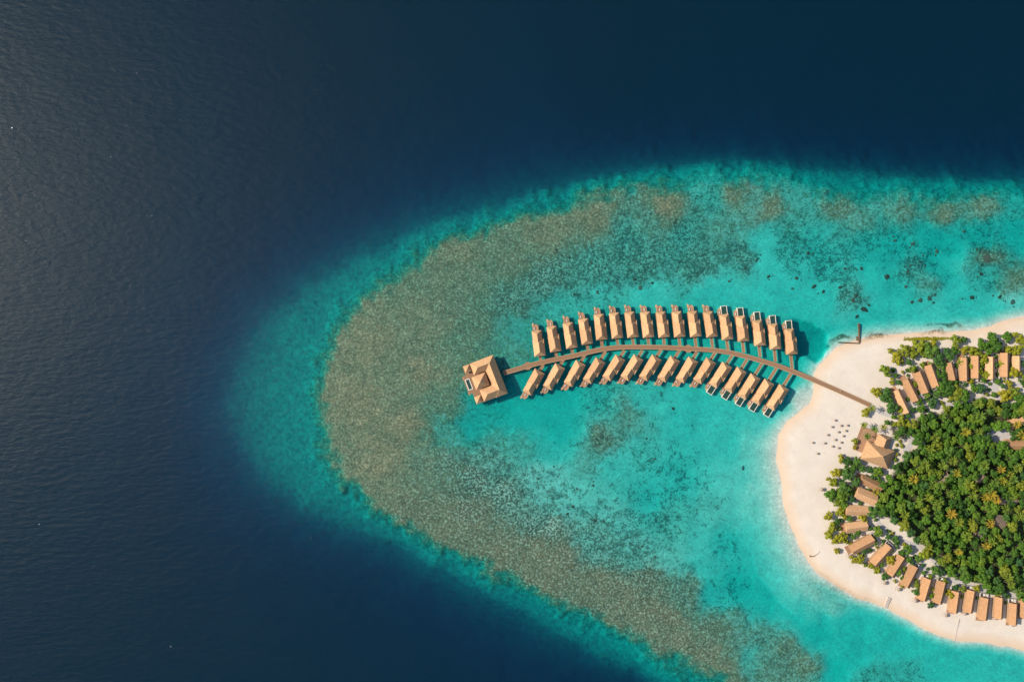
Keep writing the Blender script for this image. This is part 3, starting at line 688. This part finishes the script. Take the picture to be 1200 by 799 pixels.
fl = MB()
pr = W(870,548.2)
for i in range(10):
    t0 = i/10; t1 = (i+1)/10; y0 = -1.9+3.8*t0; y1 = -1.9+3.8*t1
    r0 = .42*math.sin(PI*min(max(t0,.04),.96))**.5; r1 = .42*math.sin(PI*min(max(t1,.04),.96))**.5
    fl.cyl((0,y0,.05),(0,y1,.05),r0,r1,10)
f_ = fl.build('float', M_pool); f_.location = (pr.x, pr.y, 0); f_.rotation_euler = (0,0,-.03)
tag(f_, 'small dark slender float alone in the pale lagoon shallows off the beach', 'float')

# person on the jetty
def person(loc, rz):
    root = empty('person', loc, rz, 'person in white clothes standing on the jetty over the beach', 'person')
    J = [((0,0,.95),.13),((0,0,1.2),.13),((0,0,1.42),.12),((0,0,1.52),.055),((0,.0,1.62),.085),((0,0,1.72),.08),
         ((.09,0,.9),.10),((.10,.03,.5),.065),((.11,.0,.09),.045),((.11,.14,.03),.035),
         ((-.09,0,.9),.10),((-.10,-.03,.5),.065),((-.11,-.08,.09),.045),((-.11,.06,.03),.035),
         ((.18,0,1.42),.06),((.24,-.03,1.15),.045),((.26,.06,.9),.032),((.26,.09,.82),.035),
         ((-.18,0,1.42),.06),((-.24,0,1.15),.045),((-.25,.1,.92),.032),((-.25,.14,.84),.035)]
    E = [(0,1),(1,2),(2,3),(3,4),(4,5),(0,6),(6,7),(7,8),(8,9),(0,10),(10,11),(11,12),(12,13),(2,14),(14,15),(15,16),(16,17),(2,18),(18,19),(19,20),(20,21)]
    for h, sx in ((17, 1), (21, -1)):
        hp = Vector(J[h][0])
        for fi, (dx, ln) in enumerate(((-.025,.07),(-.009,.08),(.009,.075),(.025,.06))):
            n = len(J); J.append(((hp.x+dx*.4, hp.y+dx, hp.z-.04), .009)); J.append(((hp.x+dx*.4, hp.y+dx+.012, hp.z-.04-ln), .008)); E += [(h, n), (n, n+1)]
        n = len(J); J.append(((hp.x-.02*sx, hp.y+.045, hp.z-.02), .011)); J.append(((hp.x-.02*sx, hp.y+.07, hp.z-.06), .009)); E += [(h, n), (n, n+1)]
    me = bpy.data.meshes.new('body'); me.from_pydata([j[0] for j in J], E, []); me.update(); me.materials.append(M_skin)
    o = bpy.data.objects.new('body', me); C.objects.link(o); o.parent = root
    md = o.modifiers.new('skin', 'SKIN')
    for i, j in enumerate(J): me.skin_vertices[0].data[i].radius = (j[1], j[1])
    me.skin_vertices[0].data[0].use_root = True
    o.modifiers.new('sub', 'SUBSURF').levels = 1
    a = MB(); prof = [(.78,.21,.16),(.95,.20,.16),(1.15,.185,.155),(1.38,.215,.15),(1.49,.13,.11)]; n = 14
    for (z0,a0,b0),(z1,a1,b1) in zip(prof, prof[1:]):
        vs = [(a0*math.cos(2*PI*i/n), b0*math.sin(2*PI*i/n), z0) for i in range(n)] + [(a1*math.cos(2*PI*i/n), b1*math.sin(2*PI*i/n), z1) for i in range(n)]
        a.add(vs, [(i,(i+1)%n,n+(i+1)%n,n+i) for i in range(n)])
    a.build('shirt', M_cloth, root, True)
    a = MB()
    for i in range(n):
        for k_ in range(4):
            t0, t1 = k_*.4, (k_+1)*.4; f0, f1 = 2*PI*i/n, 2*PI*(i+1)/n
            q = lambda t, f: (.105*math.sin(t)*math.cos(f), -.015+.115*math.sin(t)*math.sin(f), 1.68+.13*math.cos(t))
            a.add([q(t0,f0),q(t1,f0),q(t1,f1),q(t0,f1)], [(0,1,2,3)])
    a.build('hair', M_hair, root, True)
p = W(984.6, 458.3, 2.5); person((p.x, p.y, 2.02), -1.2)

# coral heads
def blob(r, seed, flat=.55, sub=3):
    import bmesh
    bm = bmesh.new(); bmesh.ops.create_icosphere(bm, subdivisions=sub, radius=1)
    rs = random.Random(seed); ph = [(rs.uniform(-1,1), rs.uniform(-1,1), rs.uniform(-1,1), rs.uniform(0,6)) for _ in range(9)]
    for v in bm.verts:
        d = sum(math.sin(4.2*(v.co.x*a+v.co.y*b_+v.co.z*c)+p_) for a,b_,c,p_ in ph)/9
        f = 1 + .55*d + rs.uniform(-.08,.08); v.co.x *= f; v.co.y *= f; v.co.z *= f*flat
    me = bpy.data.meshes.new('coral_boulder'); bm.to_mesh(me); bm.free(); return me
cm = []
for i in range(5):
    q = blob(1, 40+i); q.materials.append(M_coralh); cm.append(q)
cb = blob(1, 99); cb.materials.append(M_coralb)
CH = """1070,286,3;1049,281.7,2.5;1098,294.5,3;1078.7,307,2;1063.8,318,2.2;1039.4,324.3,3.5;1009.6,314.7,2.5;1012.8,362.6,5;1003,346.6,3;1078.7,352,3;1089.4,349.8,3.5;1069,354,2.2;1095.7,345.5,2;1139.4,348.7,3;1150,321,2.5
1153,294.5,3;1151,310.4,2;1144.7,292.3,2;1172.3,347.7,3;1187,354,3.2;1129.8,271,2;1061.7,336,2;743.8,327.7,2.6;750.3,337,3;764.4,331.5,2;900.6,324,2.6;886.5,305,2.6;854.5,329.6,2;873.3,314.6,2;933.4,325.8,2.2;928.7,338,2
790.7,261,2.5;946.7,296.7,2.4;954,335.7,3.6;965,341.7,2.4;990,315,2;985,336.7,3;888,303,2;1084,311,1.6;1067,311,1.7;1082,300,1.6;630.2,560.8,2;649,546.7,1.7;671.5,593.6,2.3;665,602,2;527,576.7,1.6
517.6,500.7,1.2;583.3,564.5,2.2;588,575.8,2;611.5,575.8,2.2;618,592.7,2;705,511,4;788.8,478.8,2.2;757.5,513.8,1.6;767.5,537.5,1.8;697.5,610,2.5;695,568.8,2;752.5,640,2.2;676,572.5,1.5;767.5,652.5,1.8;707.5,611,2;711,515,2.4
652,293,2.2;658,299,2;667,302,1.8;693,308,2.4;630,343,2;673,345,1.6;700,342,2;713,328,1.5;1128,350,1.5;487,490,.9;730,470,1"""
cn = noise
CL = [tuple(map(float, t.split(','))) for t in CH.replace('\n',';').split(';')]
for x, y, r in CL[:]:
    for _ in range(random.choice((0, 1, 2, 2))):
        an, dd = random.uniform(0, 2*PI), r*random.uniform(1.1, 2.6) + 1
        CL.append((x + dd*math.cos(an), y + dd*math.sin(an)*.8, r*random.uniform(.3, .55)))
for i, (x, y, r) in enumerate(CL):
    z = GZ(x, y)
    o = bpy.data.objects.new('coral_boulder', cm[i % 5]); C.objects.link(o)
    g = W(x, y, z*.75); rr = r*S*.85
    o.location = (g.x, g.y, z + .02); o.rotation_euler = (0,0,random.uniform(0,6)); o.scale = (rr, rr*random.uniform(.6,1.05), min(rr*.9, max(.25, -z*.8)))
    tag(o, 'dark rounded coral head under clear water on the reef flat', 'coral', 'dark coral heads on the reef')
for x, y, r, lab in ((1157,303,5.5,'large reddish brown coral mound near the right edge of the reef'),(1000,352,2.8,'dull brown coral mound just above the north beach groyne')):
    o = bpy.data.objects.new('coral_mound', cb); C.objects.link(o); g = W(x, y, -.6); o.location = (g.x, g.y, GZ(x,y)); o.scale = (r*S*.8, r*S, .4); tag(o, lab, 'coral')

# ------------------------------------------------------------------ vegetation
def crown_mesh(name, seed, mat, lobes=11, leaves=110, flat=.66, leaf=.115, spread=.78):
    rs = random.Random(seed); vs = []; fs = []
    def quad(c, n, s):
        n = n.normalized(); u = n.orthogonal().normalized(); w = n.cross(u); a_ = rs.uniform(0, PI)
        u, w = u*math.cos(a_)+w*math.sin(a_), w*math.cos(a_)-u*math.sin(a_)
        k_ = len(vs); e = s*rs.uniform(.5,.8)
        vs.extend([c-u*s, c-w*e+n*s*.15, c+u*s, c+w*e+n*s*.15]); fs.append((k_,k_+1,k_+2,k_+3))
    L_ = []
    for i in range(lobes):
        t = i/lobes; rad = spread*math.sqrt(t)*rs.uniform(.85,1.15); ang = i*2.39996+rs.uniform(-.4,.4)
        c = Vector((rad*math.cos(ang), rad*math.sin(ang), (flat*(1-.75*rad*rad))*rs.uniform(.6,1.25)))
        L_.append((c, rs.uniform(.22,.36)))
    for c, r in L_:
        for _ in range(leaves):
            d = Vector((rs.gauss(0,1), rs.gauss(0,1), rs.gauss(.35,1))).normalized()
            rr = r*rs.uniform(.82,1.12)
            quad(c + Vector((d.x*rr, d.y*rr, d.z*rr*.8)), d + Vector((rs.uniform(-.5,.5), rs.uniform(-.5,.5), rs.uniform(-.2,.6))), leaf*rs.uniform(.6,1.2))
        # the dense heart of each clump
        ring = 7; base = len(vs)
        for zz, q in ((-.55,.5),(0,.86),(.5,.6)):
            for k_ in range(ring):
                a_ = 2*PI*k_/ring + zz; j = rs.uniform(.8,1.1); vs.append(c + Vector((r*q*j*math.cos(a_), r*q*j*math.sin(a_), r*zz*.8)))
        vs.append(c + Vector((0,0,r*.68)))
        for lv in range(2):
            for k_ in range(ring):
                a0 = base+lv*ring+k_; a1 = base+lv*ring+(k_+1)%ring; fs.append((a0,a1,a1+ring,a0+ring))
        for k_ in range(ring): fs.append((base+2*ring+k_, base+2*ring+(k_+1)%ring, base+3*ring))
    me = bpy.data.meshes.new(name); me.from_pydata([tuple(v) for v in vs], [], fs); me.update(); me.materials.append(mat)
    return me
def trunk_mesh(seed, h0=1.0):
    rs = random.Random(seed); a = MB(); b0 = Vector((0,0,-.05)); top = Vector((rs.uniform(-.06,.06), rs.uniform(-.06,.06), .62))
    a.cyl(b0, top, .075, .05, 7)
    for i in range(5):
        an = i*1.26+rs.uniform(-.3,.3); m_ = top + Vector((.22*math.cos(an), .22*math.sin(an), .2)); e = top + Vector((.5*math.cos(an), .5*math.sin(an), .36))
        a.cyl(top, m_, .035, .024, 5); a.cyl(m_, e, .024, .01, 5)
    me = bpy.data.meshes.new('trunk'); me.from_pydata(a.v, [], a.f); me.update(); me.materials.append(M_trunk); return me
crowns = {'leaf': [crown_mesh('crown', 10+i, M_leaf, 11+i%3) for i in range(6)], 'shrub': [crown_mesh('crown', 60+i, M_shrub, 10, 70) for i in range(4)], 'dark': [crown_mesh('crown', 80+i, M_dark, 11, 70) for i in range(3)]}
trunks = [trunk_mesh(i) for i in range(3)]
def tree(px, py, r, kind, h, label, cat, group, name='tree'):
    """px,py: where the crown shows; r crown radius in metres; h total height above ground"""
    z0 = max(GZ(px, py), .1); c = W(px, py, z0 + h*.8)
    t = empty(name, (c.x, c.y, z0), random.uniform(0, 6.28), label, cat, group)
    cz = h - r*1.0; 
    o = bpy.data.objects.new('crown', random.choice(crowns[kind])); C.objects.link(o); o.parent = t
    o.location = (0,0,max(h - r*.95, .1)); o.scale = (r/ .98, r/.98*random.uniform(.85,1.1), r*random.uniform(.85,1.1))
    o2 = bpy.data.objects.new('trunk', random.choice(trunks)); C.objects.link(o2); o2.parent = t; o2.location = (0,0,-.1)
    o2.scale = (r*.9, r*.9, (max(h-r*.95,.1)+r*.35)/.85)
    return t
def frond(mb, an, L_, lift, seed):
    rs = random.Random(seed); n = 6; pts = []
    for i in range(n+1):
        s_ = i/n; rr = L_*(s_**.95)*(1-.12*s_*s_); zz = lift*L_*math.sin(s_*PI*.62)*.75 - .42*L_*s_*s_
        pts.append(Vector((rr*math.cos(an), rr*math.sin(an), zz)))
    q = Vector((-math.sin(an), math.cos(an), 0))
    for i in range(n):
        p0, p1 = pts[i], pts[i+1]; s_ = (i+.5)/n; w = .34*math.sin(PI*min(1,.15+s_*.85))**.7*L_*.42
        for sg in (-1, 1):
            for k_ in range(2):
                a0 = p0.lerp(p1, k_*.5); a1 = p0.lerp(p1, k_*.5+.38); d = (p1-p0)*.55
                mb.add([a0, a1, a1+q*sg*w*rs.uniform(.8,1.1)+d+Vector((0,0,-w*.45)), a0+q*sg*w*rs.uniform(.75,1)+d*.8+Vector((0,0,-w*.5))], [(0,1,2,3)] if sg > 0 else [(3,2,1,0)])
palm_m = []
for s_ in range(4):
    a = MB(); rs = random.Random(200+s_); nf = 13+s_
    for i in range(nf): frond(a, 2*PI*i/nf+rs.uniform(-.2,.2), rs.uniform(.8,1.1), rs.uniform(.25,1.0), s_*50+i)
    me = bpy.data.meshes.new('crown'); me.from_pydata([tuple(v) for v in a.v], [], a.f); me.update(); me.materials.append(M_palm); palm_m.append(me)
a = MB(); prev = Vector((.09,0,-.02))
for i in range(1, 7):
    s_ = i/6; cur = Vector((.09*(1-s_)**1.5, 0, s_)); a.cyl(prev, cur, .022-.008*(s_-1/6), .022-.008*s_, 7); prev = cur
ptm = bpy.data.meshes.new('trunk'); ptm.from_pydata(a.v, [], a.f); ptm.update(); ptm.materials.append(M_trunk)
def palm(px, py, r, h, label, group):
    z0 = max(GZ(px, py), .1); c = W(px, py, z0+h)
    t = empty('palm_tree', (c.x, c.y, z0), random.uniform(0, 6.28), label, 'palm tree', group)
    o = bpy.data.objects.new('crown', random.choice(palm_m)); C.objects.link(o); o.parent = t; o.location = (0,0,h); o.scale = (r, r, r)
    o2 = bpy.data.objects.new('trunk', ptm); C.objects.link(o2); o2.parent = t; o2.scale = (h*.9, h*.9, h)

PALMS = [(1120.5,554),(1103,568.5),(1089.8,582.8),(1100,588),(1135.6,567.8),(1153.6,546),(1173,550.5),(1185,556.5),(1194,549),(1160.3,572.3),(1166,566),(1176,564),(1163,580),(1168,585),(1194,606),(1114.5,602.3),
 (1125,612),(1140,610.5),(1083,634),(1088,641),(1162.6,636),(1123.5,646.6),(1084.5,544.5),(1147.6,474),(1148.8,487.5),(1147.6,505),(1192.6,497.5),(1197.6,509),(1184.3,685.4),(1098,593),(1157,640),(1072,560),(1188,562),(1110,655),(1135,630),(1090,525)]
for i, (x, y) in enumerate(PALMS):
    palm(x+random.uniform(-1,1), y+random.uniform(-1,1), random.uniform(3.6,5.0), random.uniform(10,12.5), 'yellow green coconut palm rising above the forest canopy', 'palms in the forest')
P2 = [(1012.5,498,'coconut palm at the north corner of the restaurant terrace'),(1035.7,500,'green coconut palm on sand north of the restaurant annexe'),(1025,503,'coconut palm over the north edge of the restaurant annexe'),(1016.3,511,'yellowish palm between the restaurant terrace and roof'),
 (1050,512.5,'palm on the pale path east of the restaurant'),(1068,432,'star shaped yellow palm beside the third north shore villa'),(1026.3,576.3,'bright yellow palm over the inland end of a west shore villa'),(1022,478,'yellowish palm at the landward end of the jetty')]
for x, y, lab in P2: palm(x, y, 3.5 if x != 1026.3 else 3.8, 7.5, lab, 'palms near the beach buildings')

T = """s1044.4,411,4;s1052.7,419.4,8;s1061,410,7;s1078.8,407,9;s1070,416,7;s1095,402,5;d1094,412,9;d1102,421,8;s1039,434.6,7;s1045.8,447,4;d1054,448,4;s1028,459,7;d1040.3,463.5,9;d1045.8,476,8;s1056.8,479,5;s1016,483,6
d1092.6,473,6;l1105,454,8;s1090,428.5,4.5;s1056.8,493,7;s1121,400,7;d1130,398,4.5;s1138.8,410,7;s1131,411,5;l1152.6,403.8,8;l1165,397.5,8;l1170,406,8;l1181.4,395,6;s1195,396,7;s1193,411,7;s1126.3,423.8,5;s1138,429,5;s1153.8,421,7
s1147.6,436,6;s1157.6,439,6;s1175,426,5;s1190,437,8;l1112.5,455,9;l1122.5,461,9;l1131.3,464,8;l1105,440,6;d1106,427,6;d1113.8,417.5,6;d1150,455,6;l1143,455,6;s1180,464,8;s1190,460,9;l1197,469,8;l1134,476,7;l1099,436,4
s986.3,537.6,5;l994,541,6;d1005,541,6;l1000,549,6;s982,554,7;d993,556,8;s970,561.3,2.5;d1003,565,7;s977,565,6;d990,571,8;l975,580,8;l987.6,581.4,9;d999,585,5;s985,600,6;s990,605,4;s971.3,605,6;s976.3,617.6,6;s972.5,626,6;s986.3,630,8
s979,634,5;s981.3,645.5,4;d1000,629,4;s1012,607.5,6;d1025,600,8;d996,608,4.5;l1030,622.6,6;d995,573,5;d1041.4,629,4;d1050,633,5;d1025,636,4;d1014,645.5,4;s1008,656,6;s1001,656,5;s1021,663,4;s1028,668,5;s1044,656.5,6;d1037.5,675.5,5
l1051,636,4;l1065,644,6;s1086,650,7;d1096,668.5,6;s1075,686,3.5;d1091.5,709,4.5;s1057.6,687,2;d1078,655,5;l1085,415,5;d1110,411,5;s1087,404,5;l1120,411,5;s1146,414,6;l1161,411,6;s1184,410,6;l1200,404,6;d1108,432,4;s1100,428,4;l1120,447,4;s1138,447,4;l1170,447,4;s1184,450,5;d1098,462,5;l1088,463,4;l1080,479,5;d1070,480,4
l1050,440,3.5;s1082,428,4;d1045,645,3;l1058,648,4;d1070,661,4;l1060,667,3;s1091,676,3.5;l1083,671,3;l1108,682,4.5;d1121,688,4;l1129,690,4.5;s1145,690,4.5;l1161,693,4.5;d1178,696,4;l1195,699,4.5;l1024,631,3.5;d1036,639,3;l1020,645,3;s1043,668,3;d1058,677,3;d1076,688,2.5
s1093,690,2.5;l1127,699,2.5;d1144,700,2.5;s1179,706,2.5;l1134,421,4;d1167,428,4;l1150,428,4;l1184,428,3.5;s998,596,4;l990,592,5;d1013,606,4;l994,578,5;s982,590,5;l981,612,4;s992,634,4;s1074,681,3;s1114.8,697,5.5;d1103,671,5;s1002.5,517.5,4;s1002,524,3;d1010,549,5;d1020,551,5;l1030,553,6;s1049,497,4;s1063,497,6;d1046,476,5;d1095,470,4"""
NM = {'s': ('shrub','yellow green round leafy bush growing by the shore villas','bush','shore bushes and small trees','bush'), 'd': ('dark','dark green leafy tree growing among the shore villas','tree','dark green trees around the villas','broadleaf_tree'),
      'l': ('leaf','bright green broad crowned tree growing near the shore villas','tree','green trees around the villas','broadleaf_tree')}
placed = []
for t in T.replace('\n',';').split(';'):
    kind, rest = t[0], t[1:]; x, y, r = map(float, rest.split(','))
    mk, lab, cat, grp, nm = NM[kind]; rm = r*S
    tree(x, y, rm*1.05, mk, max(1.8, min(rm*1.5, 6.5)) if kind == 's' else max(2.5, min(rm*1.6, 8)), lab, cat, grp, nm); placed.append((x, y, r))
# the forest: one tree after another, never closer than a crown
holes = [(1173,510,17,9),(1170,491,14,7),(1107,561,7,6),(1147,561,7,5),(1182,586,10,4),(1171,611,8,8),(1148,627,6,5),(1190,521,13,5),(1190,496,9,5),(1092,603,6,10),(1152,598,7,5),(1178,540,8,5),(1105,640,4,6),(1130,583,5,5)]
poly = np.array(FOREST, float); cand = rng.random((30000, 2)) * (200, 240) + (1030, 465)
sd = sdist(cand[:,0], cand[:,1], FOREST)
pts = []
for (x, y), s_ in zip(cand, sd):
    if s_ < 2.0 or x > 1206: continue
    if any(((x-hx)/rx)**2 + ((y-hy)/ry)**2 < 1 for hx, hy, rx, ry in holes): continue
    mn = 8.9
    if any((x-a_)**2 + (y-b_)**2 < mn*mn for a_, b_ in pts): continue
    if any((x-a_)**2 + (y-b_)**2 < (r_*.6+3)**2 for a_, b_, r_ in placed): continue
    pts.append((x, y))
print('forest trees', len(pts))
for x, y in pts:
    r = random.uniform(3.2, 4.9)
    kind = 'leaf' if random.random() < .8 else ('dark' if random.random() < .5 else 'shrub')
    if kind == 'shrub': kind = 'leaf'
    if random.random() < .07:
        palm(x, y, random.uniform(3.4,4.6), random.uniform(8.5,11), 'yellow green coconut palm rising above the forest canopy', 'palms in the forest'); continue
    tree(x, y, r, kind, random.uniform(6.0, 10.5), 'green broadleaf tree in the dense forest of the island interior', 'tree', 'trees of the island forest', 'broadleaf_tree')

# shrubs and small trees filling the ring between the forest and the beach villas
RING = [(1030,612),(1022,590),(1040,552),(1050,540),(1066,500),(1062,490),(1090,480),(1110,472),(1140,468),(1204,464),(1204,404),(1150,408),(1100,408),(1062,416),(1046,428),(1044,462),(1040,490),
 (1016,545),(992,545),(984,565),(982,600),(984,628),(1000,652),(1030,674),(1060,690),(1090,700),(1204,706),(1204,690),(1150,684),(1090,660),(1060,634)]
HS = [(h[0], h[1], h[2], h[3], h[4]) for h in SV + WV + NV + FV]
def on_roof(x, y, pad):
    for hx, hy, (dx, dy), l, w_ in HS:
        n = math.hypot(dx, dy); ux, uy = dx/n, dy/n; a_ = (x-hx)*ux + (y-hy)*uy; b_ = -(x-hx)*uy + (y-hy)*ux
        if abs(a_) < l/2 + pad and abs(b_) < w_/2 + pad: return True
    return abs(x-1027) < 21 + pad and abs(y-530) < 24 + pad
cand = rng.random((9000, 2)) * (225, 310) + (980, 402); sr = sdist(cand[:,0], cand[:,1], RING); sf = sdist(cand[:,0], cand[:,1], FOREST)
ring = []
for (x, y), a_, b_ in zip(cand, sr, sf):
    if a_ < 0 or b_ > 1 or x > 1203: continue
    r = random.choice((2.2, 2.8, 3.4, 4.2))
    if on_roof(x, y, r*.45) or any((x-p_)**2 + (y-q_)**2 < (r_*.75+r*.9)**2 for p_, q_, r_ in placed): continue
    if any((x-p_)**2 + (y-q_)**2 < (r+r_+.4)**2 for p_, q_, r_ in ring): continue
    if vnoise(np.array([x]), np.array([y]), 9.0, 77)[0] < -.12: continue
    ring.append((x, y, r))
print('ring plants', len(ring))
for x, y, r in ring:
    if r > 3: tree(x, y, r*S*1.1, random.choice(('leaf','dark','leaf')), random.uniform(3.5, 6), 'small green tree between the beach villas and the inner forest', 'tree', 'small trees between villas and forest', 'garden_tree')
    else: tree(x, y, r*S*1.1, random.choice(('shrub','dark','leaf')), random.uniform(1.6, 2.6), 'low garden shrub between the beach villas and the inner forest', 'shrub', 'garden shrubs around the villas', 'shrub')

# undergrowth on the forest floor
und = MB(); rs = random.Random(5)
for _ in range(9000):
    x = rs.uniform(1035,1206); y = rs.uniform(468,700)
    und.v.append(None) if False else None
    p = (x, y)
    # keep inside forest litter
    i = int((x-fx[0])/STEP)+len(far); j = int((y-fy[0])/STEP)+len(far)
    if LI[j, i] < .6 or any(((x-hx)/rx)**2 + ((y-hy)/ry)**2 < 1 for hx, hy, rx, ry in holes[:1]+holes[5:8]): continue
    c = W(x, y, 2); s_ = rs.uniform(.5,1.1); z = 1.5+rs.uniform(.2,1.3); an = rs.uniform(0,PI)
    dx, dy = s_*math.cos(an), s_*math.sin(an); t = rs.uniform(-.3,.3)
    und.add([(c.x-dx,c.y-dy,z-t),(c.x+dy*.6,c.y-dx*.6,z),(c.x+dx,c.y+dy,z+t),(c.x-dy*.6,c.y+dx*.6,z)], [(0,1,2,3)])
tag(und.build('undergrowth', M_dark), 'low leafy undergrowth covering the forest floor', 'undergrowth', kind='stuff')
# creeper strip on the north beach crest
cr = MB()
for _ in range(1500):
    x = rs.gauss(1085,14); y = 397 + rs.gauss(0,.9) + (x-1085)*-.02
    if not 1058 < x < 1112: continue
    c = W(x, y, 1.2); z = GZ(x, y)+rs.uniform(.1,.5); s_ = rs.uniform(.25,.5); an = rs.uniform(0,PI); dx, dy = s_*math.cos(an), s_*math.sin(an)
    cr.add([(c.x-dx,c.y-dy,z),(c.x+dy*.6,c.y-dx*.6,z+.1),(c.x+dx,c.y+dy,z),(c.x-dy*.6,c.y+dx*.6,z+.1)], [(0,1,2,3)])
tag(cr.build('beach_creeper', M_shrub), 'thin line of yellow green creeper on the north beach crest', 'creeper', kind='stuff')
# tiny white flecks of foam far out
fm = MB()
for x, y, r in ((14,150,.6),(130,184,.3),(160,86,.25),(178,253,.25),(17,546,.25),(46,614,.35),(200,757,.35),(364,630,.2),(370,106,.2),(30,282,.2)):
    c = W(x, y); n = 9
    r *= .7; fm.prism([(c.x+r*1.3*(1+.25*math.sin(3*t))*math.cos(2*PI*t/n), c.y+r*(1+.2*math.cos(5*t))*math.sin(2*PI*t/n)) for t in range(n)], .01, .06)
tag(fm.build('foam', M_white), 'tiny white flecks of foam scattered on the dark ocean', 'foam', kind='stuff')

# ------------------------------------------------------------------ light, sky, camera
el, az = math.radians(35), math.radians(10)
sd_ = Vector((-math.cos(el)*math.cos(az), math.cos(el)*math.sin(az), math.sin(el)))
sun = bpy.data.lights.new('sun', 'SUN'); sun.energy = 4.3; sun.angle = math.radians(.5); sun.color = (1, .885, .75)
so = bpy.data.objects.new('sun', sun); C.objects.link(so); so.rotation_euler = sd_.to_track_quat('Z', 'Y').to_euler(); so.location = sd_*300
w = bpy.data.worlds.new('World'); sc.world = w; w.use_nodes = True
sk = w.node_tree.nodes.new('ShaderNodeTexSky'); sk.sky_type = 'NISHITA'; sk.sun_disc = False
sk.sun_elevation = el; sk.sun_rotation = math.atan2(sd_.x, sd_.y) % (2*PI)
bg = w.node_tree.nodes['Background']; bg.inputs[1].default_value = .11
w.node_tree.links.new(sk.outputs[0], bg.inputs[0])
cam = bpy.data.cameras.new('camera'); cam.sensor_width = 36; cam.lens = 18/(600*S)*H; cam.clip_end = 20000; cam.clip_start = 1
co_ = bpy.data.objects.new('camera', cam); C.objects.link(co_); co_.location = (0,0,H); co_.rotation_euler = (0,0,0)
sc.camera = co_
sc.view_settings.view_transform = 'Standard'; sc.view_settings.look = 'None'; sc.view_settings.exposure = .5; sc.view_settings.gamma = 1
sc.cycles.max_bounces = 6; sc.cycles.transparent_max_bounces = 6; sc.cycles.use_denoising = True
